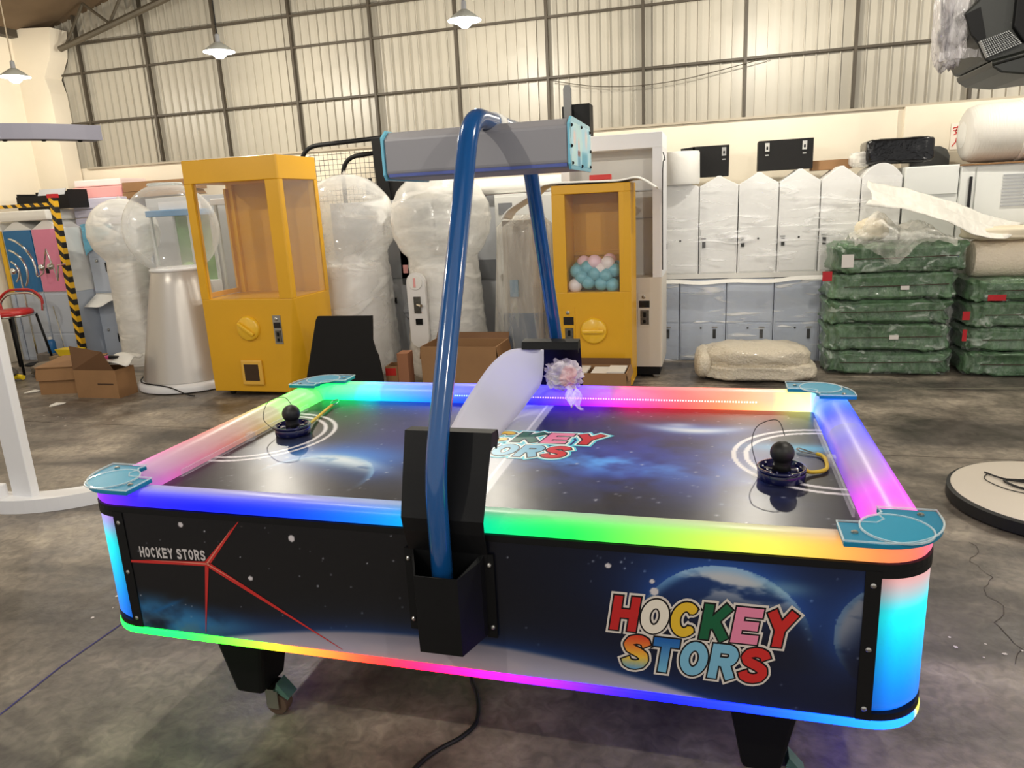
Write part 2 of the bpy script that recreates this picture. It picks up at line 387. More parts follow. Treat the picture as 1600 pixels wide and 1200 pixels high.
# roof
b = MB(); RB = mat('roof_boards', (120, 100, 76), .8, var=.25, vs=2)
b.add([(-7.4, -3, roofz(-7.4)), (2.5, -3, roofz(2.5)), (2.5, 5.6, roofz(2.5)), (-7.4, 5.6, roofz(-7.4)),
       (-7.4, -3, roofz(-7.4) + .06), (2.5, -3, roofz(2.5) + .06), (2.5, 5.6, roofz(2.5) + .06), (-7.4, 5.6, roofz(-7.4) + .06)],
      [(0, 3, 2, 1), (4, 5, 6, 7), (0, 1, 5, 4), (1, 2, 6, 5), (2, 3, 7, 6), (3, 0, 4, 7)])
b.add([(2.5, -3, roofz(2.5)), (9, -3, roofz(9)), (9, 5.6, roofz(9)), (2.5, 5.6, roofz(2.5))], [(0, 3, 2, 1)])
ceil = struct(b.build('ceiling', RB))
for x in (-5.6, -4.2, -2.6, -1, .6, 2.2): MB().box(x - .03, -3, roofz(x) - .1, x + .03, 5.25, roofz(x) - .02).build('purlin', STEELD, ceil)
TR = mat('truss_steel', (88, 80, 66), .55, var=.2)
tb = MB(); 
MB().tube([(-6.50, 5.1, 3.40), (2.5, 5.1, 3.40 + .233 * 9.0)], .034, 8).build('truss_chord', TR, ceil)
for i in range(6):
    x = -6.4 + i * .62
    MB().tube([(x, 5.1, 3.42 + .233 * (x + 6.5)), (x + .31, 5.1, roofz(x + .31) - .03)], .016, 6).build('truss_web', TR, ceil)
    MB().tube([(x + .31, 5.1, roofz(x + .31) - .03), (x + .62, 5.1, 3.42 + .233 * (x + 7.12))], .016, 6).build('truss_web', TR, ceil)

# ------------------------------------------------------------------ pendant lamps
ENAM = mat('white_enamel', (205, 208, 200), .35)
LAMPG = mat('lamp_glow', (255, 255, 255), .4, emit=(240, 248, 255), es=9)
def lamp(x, y, z, label, cord=None, pw=1):
    t = thing('pendant_lamp', label, 'lamp', (x, y, z), group=None)
    zr = roofz(x) - z
    MB().tube([(0, 0, .12), (.004, 0, zr)], .006, 6).build('cord', BUMPER if cord is None else cord, t)
    MB().lathe([(.012, .15), (.02, .14), (.022, .085), (.03, .075)], n=16).build('socket', GREYCAB, t, smooth=True)
    MB().lathe([(.03, .08), (.045, .07), (.075, .05), (.135, .005), (.138, 0), (.133, .002), (.072, .045), (.03, .07)], n=28).build('lamp_shade', ENAM, t, smooth=True)
    MB().lathe([(.0, -.055), (.03, -.05), (.055, -.03), (.06, .0), (.05, .03), (.0, .045)], n=18).build('bulb', LAMPG, t, smooth=True)
    li = bpy.data.lights.new('lamp_light', 'POINT'); li.energy = LAMP_POWER * pw; li.color = (1, .93, .80); li.shadow_soft_size = .03
    lo = bpy.data.objects.new('lamp_light', li); COL.objects.link(lo); lo.location = (0, 0, -.085); lo.parent = t
    return t
CREAMC = mat('cream_cord', (200, 185, 160), .7)
lamp(-6.01, 4.0, 2.91, 'white pendant lamp hanging before the left plaster wall', CREAMC, .55)
lamp(-3.68, 4.0, 2.91, 'white pendant lamp hanging above the tall yellow machine at left')
lamp(-1.37, 4.0, 2.92, 'white pendant lamp at the top edge above the scoreboard')
for i, (x, y) in enumerate([(.97, 4.0), (3.3, 4.0), (-4.6, .3), (-1.4, .3), (1.6, .3), (4.6, .3), (-1.4, -2.4), (2.5, -2.4)]):  # unseen lamps continuing the rows, added for overhead light
    lamp(x, y, 2.95, 'white pendant lamp added out of frame overhead to light the hall')['group'] = 'lamps added out of frame'

# ------------------------------------------------------------------ air hockey table
T = thing('air_hockey_table', 'rainbow lit air hockey table with space print and overhead scoreboard', 'table', (0, 0, 0))
A, B, RC = 1.05, .618, .12
def rrect(a, b, R, nc=10, ns=30):
    """sections: near, corner, right, corner, far, corner, left, corner; each a list of (x,y,nx,ny)"""
    s = []
    cs = [(a - R, -(b - R), -90), (a - R, b - R, 0), (-(a - R), b - R, 90), (-(a - R), -(b - R), 180)]
    st = [((-(a - R), -b), (a - R, -b), (0, -1)), ((a, -(b - R)), (a, b - R), (1, 0)), ((a - R, b), (-(a - R), b), (0, 1)), ((-a, b - R), (-a, -(b - R)), (-1, 0))]
    for k in range(4):
        p, q, n = st[k]
        s.append([(p[0] + (q[0] - p[0]) * i / ns, p[1] + (q[1] - p[1]) * i / ns, n[0], n[1]) for i in range(ns + 1)])
        cx, cy, a0 = cs[k]; c = []
        for i in range(nc + 1):
            t = math.radians(a0 + 90 * i / nc); c.append((cx + R * math.cos(t), cy + R * math.sin(t), math.cos(t), math.sin(t)))
        s.append(c)
    return s
def sweep(sec, prof, closed_prof=False, colfn=None):
    """prof: (inset, z, k)"""
    b = MB(); n = len(prof); vs = []; cs = []
    for x, y, nx, ny in sec:
        for d, z, k in prof:
            vs.append((x - nx * d, y - ny * d, z)); cs.append(colfn(x, y, z, k) if colfn else (1, 1, 1))
    fs = []
    m = n if closed_prof else n - 1
    for i in range(len(sec) - 1):
        for j in range(m): fs.append((i * n + j, (i + 1) * n + j, (i + 1) * n + (j + 1) % n, i * n + (j + 1) % n))
    b.add(vs, fs, 0, cs); return b
def stops(lst, t):
    if t <= lst[0][0]: return lst[0][1]
    for (a, ca), (c, cb) in zip(lst[:-1], lst[1:]):
        if t <= c:
            w = (t - a) / (c - a); return tuple(p + (q - p) * w for p, q in zip(ca, cb))
    return lst[-1][1]
NEAR = [(-1.05, (190, 60, 255)), (-.95, (120, 40, 255)), (-.85, (50, 30, 255)), (-.62, (10, 28, 255)), (-.4, (0, 60, 255)), (-.15, (0, 140, 255)), (.0, (0, 200, 210)), (.15, (0, 225, 130)), (.3, (20, 250, 90)), (.45, (120, 250, 80)), (.6, (200, 250, 80)), (.72, (245, 235, 90)), (.82, (255, 195, 80)), (.93, (255, 140, 80)), (1.05, (255, 110, 100))]
RIGHT = [(-.618, (255, 110, 110)), (-.5, (255, 110, 170)), (-.4, (255, 90, 225)), (-.26, (235, 60, 255)), (-.05, (150, 80, 255)), (.12, (70, 60, 255)), (.28, (10, 60, 255)), (.4, (40, 110, 255)), (.52, (110, 190, 255)), (.618, (170, 220, 255))]
FAR = [(-1.05, (60, 255, 160)), (-.88, (20, 250, 170)), (-.76, (0, 240, 235)), (-.55, (0, 170, 255)), (-.32, (0, 70, 255)), (-.1, (15, 20, 255)), (.05, (110, 20, 255)), (.2, (215, 30, 255)), (.33, (255, 50, 190)), (.48, (255, 80, 100)), (.62, (255, 140, 90)), (.76, (255, 215, 140)), (.9, (245, 240, 220)), (1.05, (180, 225, 255))]
LEFT = [(-.618, (190, 60, 255)), (-.5, (225, 70, 255)), (-.4, (255, 80, 220)), (-.25, (255, 80, 150)), (-.1, (255, 110, 90)), (.05, (255, 190, 90)), (.2, (245, 250, 110)), (.34, (170, 250, 110)), (.5, (60, 255, 130)), (.618, (60, 255, 160))]
def ledcol(x, y):
    # blend of the four side runs by which side is closest
    dn, dr, df, dl = y + B, A - x, B - y, x + A
    w = [1 / (max(v, 0) + .012) ** 3 for v in (dn, dr, df, dl)]; s = sum(w)
    cs = [stops(NEAR, x), stops(RIGHT, y), stops(FAR, x), stops(LEFT, y)]
    return tuple(sum(w[i] * cs[i][j] for i in range(4)) / s for j in range(3))
def railc(x, y, z, k):
    c = lin(ledcol(x, y))
    if x > A - .095 and abs(y) < .52:   # the right rail glows in patches where its LEDs are brightest
        g = max(math.exp(-((y - .37) / .13) ** 2), math.exp(-((y + .36) / .12) ** 2), .4 * math.exp(-((y - .08) / .12) ** 2)); k = k + (1 - k) * .8 * g
    return tuple(v * k * (2.6 if (v > .8 and y > .2) else 1) for v in c) + ((1.02 - k) * .46 + .01,)
RPROF = [(.004, .748, .95), (.0, .756, 1.0), (.001, .768, 1.0), (.006, .777, .95), (.013, .784, .78), (.024, .7875, .52), (.038, .788, .36), (.054, .787, .26), (.068, .784, .22), (.086, .776, .22), (.098, .764, .25), (.107, .748, .35), (.110, .731, .45), (.112, .725, .4)]
secs = rrect(A, B, RC)
for i, s in enumerate(secs):
    prof = RPROF
    if i in (4, 5, 3): prof = [(d, z, k if d < .06 else min(1, k * 2.4)) for d, z, k in RPROF]
    sweep(s, prof, colfn=railc).build('corner_rail' if i % 2 else 'light_rail', GLOW, T, smooth=True, colors=True)
# carcass and bands
base = [(0, .385, 1), (0, .736, 1)]
allp = [p for s in rrect(A - .012, B - .012, RC - .012) for p in s[:-1]]
MB().prism([(p[0], p[1]) for p in allp], .372, .724).build('cabinet', BLACKM, T)
ring = [p for s in secs for p in s[:-1]]; ring.append(ring[0])
sweep(ring, [(.012, .730, 1), (-.002, .730, 1), (-.002, .7465, 1), (.012, .7465, 1)], True).build('upper_band', BLACKM, T)
BOT = [(-1.05, (40, 255, 110)), (-.8, (20, 250, 130)), (-.68, (110, 255, 80)), (-.5, (240, 240, 60)), (-.33, (255, 160, 60)), (-.2, (255, 70, 60)), (-.08, (255, 30, 130)), (.06, (250, 20, 220)), (.25, (200, 20, 255)), (.4, (80, 20, 255)), (.5, (10, 20, 255)), (.68, (10, 70, 255)), (.85, (0, 150, 255)), (.98, (30, 190, 255))]
def boost(c, g=6):
    return tuple(v * (1 + (g - 1) * max(0, min(1, (v - .75) / .25))) for v in c) + (.05,)
def botc(x, y, z, k):
    if x > 1.028 and y < -.5: return boost(lin((245, 250, 110)), 1.2)
    if y < -.4 and x < 1.03: return boost(lin(stops(BOT, x)))
    if x > 1: return boost(lin(stops([(-.5, (255, 90, 200)), (-.2, (190, 40, 255)), (.2, (120, 30, 255)), (.6, (40, 40, 255))], y)), 14)
    return boost(lin(ledcol(-x, -y)))
for i, s in enumerate(rrect(A + .002, B + .002, RC, 12, 60)):
    sweep(s, [(.014, .366, 1), (0, .366, 1), (-.002, .372, 1), (-.002, .381, 1), (0, .386, 1), (.014, .386, 1)], True, botc).build('lower_light_strip', GLOW, T, colors=True)
# side panels with the space print
def stars(X, Y, c, n, seed, smin=.0015, smax=.0035, br=200):
    r = np.random.default_rng(seed)
    for k in range(n):
        x = r.uniform(X.min(), X.max()); y = r.uniform(Y.min(), Y.max()); s = r.uniform(smin, smax); v = r.uniform(.3, 1)
        w = np.exp(-((X - x) ** 2 + (Y - y) ** 2) / s ** 2) * v; c = mixc(c, (br, br, br + 10), w)
    return c
def earth(X, Y, c, cx, cy, R, lit=(-.2, 1), gl=.05, seed=3, fade=.5, flat=1.0, bright=1.0):
    dx = (X - cx) / R; dy = (Y - cy) / (R * flat); r = np.sqrt(dx ** 2 + dy ** 2)
    d = (dx * lit[0] + dy * lit[1]) / math.hypot(*lit)
    halo = np.exp(-np.clip(r - 1, 0, 9) * R / gl) * sstep(-.1, .8, d) * (r >= 1)
    c = mixc(c, (40, 95, 190), halo * .75 * bright)
    ins = (r < 1).astype(float) * sstep(fade - .55, fade + .25, d * 1.0)
    nz = fbm(X * 11 + 3, Y * 24 + 1, seed); cl = sstep(.40, .56, nz + .10 * d)
    rim = sstep(.86, .99, r) * (r < 1)
    col = mixc(np.ones(X.shape + (3,)) * np.array([24, 52, 104.]), (214, 212, 208), cl * .85 * sstep(.30, .85, d)[()] )
    col = mixc(col, (120, 170, 215), rim * .7)
    return c * (1 - ins[..., None] * bright) + col * ins[..., None] * bright
def side_art(X, Y):
    c = np.ones(X.shape + (3,)) * np.array([15, 15, 19.])
    n = fbm(X * 4 + 7, Y * 6, 11)
    c = mixc(c, (12, 19, 46), np.clip(sstep(-.1, .5, X) * (.5 + n * .5) + sstep(.5, .43, Y) * .9, 0, 1) * .9)
    c = mixc(c, (50, 132, 188), sstep(.50, .41, Y + .02 * np.sin(X * 9)) * sstep(-.40, -.62, X) * sstep(.22, .55, fbm(X * 7, Y * 10, 5)) * .95)
    c = mixc(c, (110, 140, 140), sstep(.45, .385, Y) * sstep(-.45, -.7, X) * sstep(.4, .65, fbm(X * 12, Y * 16, 25)) * .6)
    # streak
    dd = np.abs((Y - .445) - (X + .85) * .45); c = mixc(c, (25, 95, 150), np.exp(-(dd / .006) ** 2) * sstep(-.89, -.84, X) * sstep(-.73, -.82, X) * .8)
    c = stars(X, Y, c, 95, 4, .0012, .0026)
    # big planet limb along the bottom
    R = 2.65; r = np.sqrt((X + .02) ** 2 + (Y - (.465 - R)) ** 2); lim = sstep(R + .004, R - .012, r)
    c = mixc(c, (24, 55, 105), np.exp(-np.clip(r - R, 0, 1) / .03) * .85)
    gcol = mixc(np.ones(X.shape + (3,)) * np.array([128, 124, 136.]), (168, 164, 180), sstep(.46, .39, Y))
    gcol = mixc(gcol, (186, 166, 164), sstep(.5, .7, fbm(X * 3, Y * 9, 8)) * .4)
    c = c * (1 - lim[..., None]) + gcol * lim[..., None]
    c = earth(X, Y, c, .633, .530, .185, (.05, 1), .055, 3, .56)
    c = mixc(c, (150, 190, 190), np.exp(-(((X - .755) / .05) ** 2 + ((Y - .675) / .016) ** 2)) * .45)
    c = earth(X, Y, c, .985, .580, .13, (-1, .6), .04, 9, .62, 1, .6)
    for x, y, s in ((-.725, .708, .007), (-.399, .695, .0085), (-.536, .572, .0065), (.39, .694, .006), (.485, .665, .005), (.49, .641, .009)):
        e = ((X - x) ** 2 + (Y - y) ** 2) / s ** 2; c = mixc(c, (205, 198, 200), sstep(1.25, .8, e))
    return c
sp = print_grid('side_panel', 700, 134, -.912, .387, .912, .731, side_art, lambda x, z: (x, -B - .0005, z), PRINT, T)
red1 = mat('red_print', (196, 42, 38), .4)
b = MB(); cx, cz = -.662, .602; yy = -B - .0016
for tip, w in (((-.906, .588), .0065), ((-.545, .731), .008), ((-.702, .395), .006), ((-.293, .396), .0075)):
    dx, dz = tip[0] - cx, tip[1] - cz; l = math.hypot(dx, dz); nx, nz = -dz / l, dx / l
    w2 = w * .9 if tip[0] < -.8 else .0012
    b.add([(cx + nx * w, yy, cz + nz * w), (tip[0] + nx * w2 * .6, yy, tip[1] + nz * w2 * .6), (tip[0] - nx * w2 * .6, yy, tip[1] - nz * w2 * .6), (cx - nx * w, yy, cz - nz * w)], [(3, 2, 1, 0)])
b.add([(cx + .0085 * math.cos(a), yy - .0002, cz + .0085 * math.sin(a)) for a in [2 * PI * i / 10 for i in range(10)]], [tuple(range(10))])
b.build('printed_star', red1, sp)
b = MB()
for tip in ((-.86, .597), (-.565, .715), (-.56, .55)):
    dx, dz = tip[0] - cx, tip[1] - cz; l = math.hypot(dx, dz); nx, nz = -dz / l, dx / l
    b.add([(cx + nx * .0022, yy - .0005, cz + nz * .0022), (tip[0], yy - .0005, tip[1]), (cx - nx * .0022, yy - .0005, cz - nz * .0022)], [(2, 1, 0)])
b.build('printed_highlight', mat('pale_print', (214, 130, 110), .4), sp)
logo(sp, .396, .785, .538, .624, .420, .735, .444, .530, lambda x, z, l: (x, -B - .001 - l, z), PRINT)
# small grey line of text
xx = -.872
for word in ('HOCKEY', 'STORS'):
    for ch in word:
        mb = MB()
        letter(mb, ch, lambda u, v, l, xx=xx: (xx + u * .0205, -B - .001 - l, .604 + v * .031 + (xx + .87) * .03), .21, [(0, .0006, (196, 190, 188))])
        mb.build('printed_letter', PRINT, sp, colors=True); xx += .0184
    xx += .009
b = MB().box(-.912, B - .012, .387, .912, B, .731); b.build('side_panel', mat('dark_side', (20, 22, 34), .35), T)
for sx in (-1, 1):
    b = MB().box(min(sx * A, sx * (A - .014)), -.47, .387, max(sx * A, sx * (A - .014)), .47, .731); b.build('end_panel', mat('dark_side', (20, 22, 34), .35), T)
# corner trims, bolts and lit corner panels
def cornercol(sx, sy):
    top = lin(ledcol(sx * 1.02, sy * .6))
    def f(x, y, z, k):
        t = (z - .40) / .315
        c = stops([(0, (20, 110, 235)), (.2, (0, 140, 255)), (.5, (0, 200, 255)), (.72, (20, 245, 255)), (.86, (90, 215, 225))], t)
        c = lin(c); w = max(0, (t - .80) / .2) ** 1.0; tt = tuple(.55 * v + .22 for v in top)
        ang = math.degrees(math.atan2(abs(y) - (B - RC), abs(x) - (A - RC))); e = max(0, min(1, min(ang, 90 - ang) / 24)); k = k * (.5 + .5 * e * e * (3 - 2 * e))
        c = tuple(a * (1 - w) + b_ * w for a, b_ in zip(c, tt)); return tuple(v * k for v in c)
    return f
for k, (sx, sy) in enumerate(((1, -1), (1, 1), (-1, 1), (-1, -1))):
    sec = secs[2 * k + 1]
    n = len(sec)
    # panel, a little bulged
    pr_ = [(.010, .402, .5), (.002, .408, .95), (-.001, .45, 1), (-.001, .66, 1), (.002, .706, 1), (.010, .716, .5)]
    prf = []
    for j in range(23):
        z = .402 + .314 * j / 22; prf.append((.010 if j in (0, 22) else 0, z, .92 if j in (0, 22) else 1))
    fine = [rrect(A, B, RC, 20)[2 * k + 1]][0]
    ext = []
    # extend the panel a bit along the near / far face
    p0 = fine[0]; p1 = fine[-1]
    pb = sweep(fine, prf, colfn=cornercol(sx, sy)); pb.build('corner_light_panel', GLOWPANEL, T, smooth=True, colors=True)
    sweep(fine, [(.012, .387, 1), (-.002, .387, 1), (-.002, .403, 1), (.012, .403, 1)], True).build('corner_band', BLACKM, T)
    sweep(fine, [(.012, .716, 1), (-.002, .716, 1), (-.002, .731, 1), (.012, .731, 1)], True).build('corner_band', BLACKM, T)
    xa, xb = sorted((sx * .906, sx * .936)); ya, yb = sorted((sy * (B + .003), sy * (B - .01)))
    tr = MB().box(xa, ya, .387, xb, yb, .731).build('corner_trim', BLACKM, T)
    xa2, xb2 = sorted((sx * (A + .003), sx * (A - .01))); yc, yd = sorted((sy * .47, sy * .50))
    tr2 = MB().box(xa2, yc, .387, xb2, yd, .731).build('corner_trim', BLACKM, T)
    for z in (.415, .555, .70):
        MB().lathe([(.006, 0), (.006, .002), (.003, .004), (0, .004)], (sx * .921, sy * (B + .003), z), 10, 'y').build('bolt', STEEL, tr) if sy > 0 else \
        MB().lathe([(.006, 0), (.006, -.002), (.003, -.004), (0, -.004)], (sx * .921, -(B + .003), z), 10, 'y').build('bolt', STEEL, tr)
    # cyan cup plate
    out = [(.858, -.640), (.875, -.640)]
    for i in range(13):
        t = math.radians(-90 + 90 * i / 12); out.append((1.066 - .14 + .14 * math.cos(t), -.640 + .14 + .14 * math.sin(t)))
    out += [(1.066, -.462), (.950, -.462), (.955, -.487), (.945, -.500), (.952, -.525), (.935, -.545), (.858, -.547)]
    P = [(sx * x, -sy * y) for x, y in out]
    if sx * -sy < 0: P = P[::-1]
    cp = MB().prism(P, .789, .800).build('cup_plate', CYANACR, T, bevel=.002)
    rim = [(x, y, .803) for x, y in P]
    MB().tube(rim, .0022, 6, True).build('clear_edge', CLEAR, cp)
    c0 = (sx * .967, sy * .568)
    MB().lathe([(.0665, .8005), (.0695, .8005), (.0695, .8045), (.0665, .8045), (.0665, .8005)], (c0[0], c0[1], 0), 28).build('cup_ring', CLEAR, cp)
    MB().lathe([(0, .8022), (.0655, .8022), (.0655, .8003)], (c0[0], c0[1], 0), 28).build('cup_base', mat('cyan_dish', (38, 138, 170), .35, spec=.2), cp)
    for q in ((sx * .885, sy * .595), (sx * 1.03, sy * .487)):
        MB().lathe([(.007, .80), (.007, .803), (.004, .805), (0, .805)], (q[0], q[1], 0), 10).build('bolt', STEEL, cp)
# playing surface
def top_art(X, Y):
    c = np.ones(X.shape + (3,)) * np.array([27, 27, 37.])
    n = fbm(X * 3.2 + 5, Y * 4.2 + 2, 31); n2 = fbm(X * 7 + 1, Y * 9 + 2, 41)
    c = mixc(c, (34, 46, 122), np.exp(-(((X - .36) / .42) ** 2 + ((Y + .05) / .26) ** 2)) * sstep(.25, .7, n) * 1.3)
    c = mixc(c, (48, 48, 112), np.exp(-(((X + .42) / .25) ** 2 + ((Y - .05) / .3) ** 2)) * .8)
    c = mixc(c, (44, 70, 176), np.exp(-(((X - .45) / .45) ** 2 + ((Y + .04) / .28) ** 2)) * sstep(.15, .6, n2) * .75)
    c = mixc(c, (90, 170, 250), np.exp(-(((X - .30) / .28) ** 2 + ((Y + .08 + .12 * (X - .3)) / .075) ** 2)) * sstep(.28, .60, n2) * .95)
    c = mixc(c, (64, 186, 235), np.exp(-(((X - .86) / .16) ** 2 + ((Y - .12) / .045) ** 2)) * .75)
    c = mixc(c, (48, 110, 200), np.exp(-(((X + .52) / .22) ** 2 + ((Y + .12) / .10) ** 2)) * .85)
    c = earth(X, Y, c, -.53, -.31, .19, (.25, 1), .07, 13, .30, 1.0)
    c = mixc(c, (60, 150, 235), np.exp(-(((X + .52) / .2) ** 2 + ((Y + .13) / .075) ** 2)) * .45)
    c = mixc(c, (214, 226, 236), np.exp(-(((X + .53 - .02) / .15) ** 2 + ((Y + .150 + .9 * (X + .53) ** 2 + .15 * (X + .53)) / .036) ** 2)) * sstep(.30, .50, fbm(X * 13, Y * 26, 77) + .14))
    c = mixc(c, (36, 96, 190), np.exp(-(((X - .55) / .19) ** 2 + ((Y - .27) / .06) ** 2)) * .9)
    c = mixc(c, (220, 232, 240), np.exp(-(((X - .55) / .14) ** 2 + ((Y - .255 - 1.5 * (X - .55) ** 2) / .030) ** 2)) * sstep(.3, .5, n2 + .2) * .95)
    c = mixc(c, (200, 220, 236), np.exp(-(((X - .50) / .05) ** 2 + ((Y - .31) / .025) ** 2)) * .6)
    c = stars(X, Y, c, 260, 14, .002, .005, 190)
    for s in (1, -1):
        r = np.sqrt((X - s * .93) ** 2 + (Y - .04) ** 2)
        for R in (.262, .228): c = mixc(c, (214, 210, 216), sstep(.0085, .0055, np.abs(r - R)))
    band = sstep(-.135, -.131, X) * sstep(.034, .030, X)
    c = mixc(c, (176, 178, 186), band * .85)
    for x in (-.105, .004): c = mixc(c, (206, 206, 212), sstep(.006, .0035, np.abs(X - x)))
    return c
ps = print_grid('playing_surface', 430, 230, -.94, -.508, .94, .508, top_art, lambda x, y: (x, y, .730), PRINTTOP, T)
logo(ps, -.300, .275, .072, .175, -.215, .190, -.062, .045, lambda x, y, l: (x, y, .7304 + l), PRINTTOP, True)
# clear goal guards
for s in (-1, 1):
    b = MB().box(s * .925 - .003, -.36, .7305, s * .925 + .003, .36, .752); b.box(s * .915, -.03, .7305, s * .935, .0, .757)
    b.build('goal_guard', film('clear_guard', (230, 236, 244), .10, .08, .3, 8, dvar=.06, face=.3), T)
# LED dots inside the far rail
b = MB()
for i in range(118):
    x = -.36 + i * .0095
    c = lin(tuple(min(255, v + 90) for v in stops(FAR, x))); b.box(x - .0022, .497, .760, x + .0022, .5005, .7645, 0, c)
b.build('led_dots', mat('led_chip', (255, 255, 255), .4, eattr=True, es=1.5), T, colors=True)['kind'] = 'stuff'
# legs with casters
RUB = mat('caster_rubber', (86, 66, 52), .7); ZINC = mat('zinc_brake', (110, 150, 140), .35, .7)
def leg(cx, cy):
    lg = MB().frus((cx - .045, cy - .06, cx + .045, cy + .06), .098, (cx - .095, cy - .085, cx + .095, cy + .085), .372).build('leg', BLACKM, T, bevel=.012)
    b = MB().box(cx - .025, cy - .03, .088, cx + .06, cy + .03, .097); b.box(cx + .03, cy - .028, .03, cx + .07, cy - .024, .09); b.box(cx + .03, cy + .024, .03, cx + .07, cy + .028, .09)
    b.build('caster_fork', STEEL, lg)
    MB().lathe([(.02, -.02), (.034, -.018), (.036, -.01), (.036, .01), (.034, .018), (.02, .02)], (cx + .055, cy, .037), 20, 'y').build('caster_wheel', RUB, lg, smooth=True, angle=40)
    MB().lathe([(.012, -.024), (.012, .024)], (cx + .055, cy, .037), 10, 'y').build('axle', STEEL, lg)
    MB().prism([(cx + .06, .088), (cx + .10, .062), (cx + .107, .07), (cx + .068, .115)], cy - .022, cy + .022, 'y').build('brake_lever', ZINC, lg)
for sx in (-1, 1):
    for sy in (-1, 1): leg(sx * .71 if sx < 0 else .735, sy * .42)
# brackets, arch tube, scoreboard
XC = .018
for s in (-1, 1):
    Y = lambda v: s * v
    b = MB(); yb = B + .004
    prof = [(yb, .47), (yb + .004, .47), (.665, .74), (.668, .79), (.575, .972), (.530, .968), (.528, .940), (.536, .94), (.538, .958), (.570, .962), (.655, .792), (.652, .74)]
    # main plate as swept sheet with varying half width
    rows = [(yb + .003, .488, .096), (yb + .006, .70, .097), (.645, .755, .098), (.650, .79, .099), (.61, .885, .103), (.57, .974, .107), (.528, .970, .107), (.522, .945, .107)]
    vs = []; fs = []
    for y, z, hw in rows: vs += [(XC - hw, Y(y), z), (XC + hw, Y(y), z), (XC + hw, Y(y - .004), z - .003), (XC - hw, Y(y - .004), z - .003)]
    for i in range(len(rows) - 1):
        for j in range(4): fs.append((4 * i + j, 4 * i + (j + 1) % 4, 4 * i + 4 + (j + 1) % 4, 4 * i + 4 + j))
    fs += [(0, 1, 2, 3), tuple(4 * (len(rows) - 1) + j for j in range(4))]
    br = b.add(vs, fs).build('mount_bracket', BLACKM, T)
    g = MB()   # gussets that close the folded lip
    for sx in (-1, 1):
        x = XC + sx * .106; g.prism([(Y(.568), .972), (Y(.530), .968), (Y(.522), .945), (Y(.535), .925), (Y(.55), .94), (Y(.585), .935)], min(x, x - sx * .004), max(x, x - sx * .004), 'x')
    g.build('bracket_gusset', BLACKM, br)
    # hex pocket
    o = [(XC - .090, yb), (XC - .084, yb + .022), (XC - .054, yb + .085), (XC + .050, yb + .085), (XC + .084, yb + .022), (XC + .090, yb)]
    it = [(XC - .085, yb + .004), (XC - .079, yb + .020), (XC - .051, yb + .081), (XC + .047, yb + .081), (XC + .079, yb + .020), (XC + .085, yb + .004)]
    b = MB(); n = 6; vs = []
    for ring_, zf in ((o, 0), (o, 1), (it, 1), (it, 0)):
        for (x, y) in ring_:
            zt = .690 if abs(x - XC) > .07 and y > yb + .02 else (.675 if y > yb + .05 else .70)
            zb_ = .482 if y > yb + .05 else .495
            vs.append((x, Y(y), (zt if zf else zb_) + (0 if ring_ is o else (0 if zf else .004))))
    fs = []
    for q in range(3):
        for j in range(n - 1): fs.append((q * n + j, q * n + j + 1, (q + 1) * n + j + 1, (q + 1) * n + j))
    fs += [tuple(range(n)), tuple(range(3 * n, 4 * n))]
    for q in range(3):
        fs.append((q * n, (q + 1) * n, ((q + 1) % 4) * n, q * n)) if False else None
    b.add(vs, fs); b.build('post_holder', BLACKM, br)
    for sx in (-1, 1): MB().box(XC + sx * .098 - .012, min(Y(yb), Y(yb + .005)), .486, XC + sx * .098 + .012, max(Y(yb), Y(yb + .005)), .70).build('bracket_flange', BLACKM, br)
    for sx in (-1, 1):
        for z in (.515, .675):
            MB().sph((XC + sx * .100, Y(yb + .006), z), .0065, 10, 6).build('bolt', STEEL, br)
R_ = .0245
pth = []
def rnd(p0, p1, p2, r, n=8):
    p0, p1, p2 = Vector(p0), Vector(p1), Vector(p2); a = (p0 - p1).normalized(); c = (p2 - p1).normalized()
    s0 = p1 + a * r; s1 = p1 + c * r
    return [s0 * (1 - t) ** 2 + p1 * 2 * t * (1 - t) + s1 * t * t for t in [i / n for i in range(n + 1)]]
YT = .668
k0, k1, k2, k3, k4, k5 = (XC, -YT, .48), (XC, -YT, .905), (XC + .003, -.27, 1.690), (XC + .003, .27, 1.690), (XC, YT, .905), (XC, YT, .48)
pth = [Vector(k0)] + rnd(k0, k1, k2, .09) + rnd(k1, k2, k3, .085, 10) + rnd(k2, k3, k4, .085, 10) + rnd(k3, k4, k5, .09) + [Vector(k5)]
MB().tube(pth, R_, 20).build('arch_tube', BLUETUBE, T, smooth=True)
MB().lathe([(.026, -.03), (.028, -.03), (.028, .03), (.026, .03)], (XC + .003, -.05, 1.690), 18, 'y').build('tape_wrap', FOAM, T, smooth=True)
SBG = mat('scoreboard_grey', (150, 148, 152), .45, .15)
x0, x1 = -.272, .240
sec = [(-.150, 1.572), (-.138, 1.558), (.160, 1.558), (.172, 1.572), (.172, 1.660), (.155, 1.678), (-.120, 1.682), (-.150, 1.662)]
sbz = MB().prism(sec, x0, x1, 'x').build('scoreboard', SBG, T, bevel=.006)
LB = mat('light_blue_edge', (120, 200, 225), .2, coat=.5)
MB().prism([(p[0] * 1.03, p[1] + (.004 if p[1] > 1.62 else -.004)) for p in sec], x0 - .006, x0 + .001, 'x').build('end_panel', LB, sbz)
MB().prism([(p[0] * 1.03, p[1] + (.004 if p[1] > 1.62 else -.004)) for p in sec], x1 - .001, x1 + .005, 'x').build('end_panel', LB, sbz)
MB().box(x0 + .01, -.152, 1.562, x1 - .005, -.149, 1.570).build('lower_trim', mat('blue_trim', (84, 98, 170), .4), sbz)
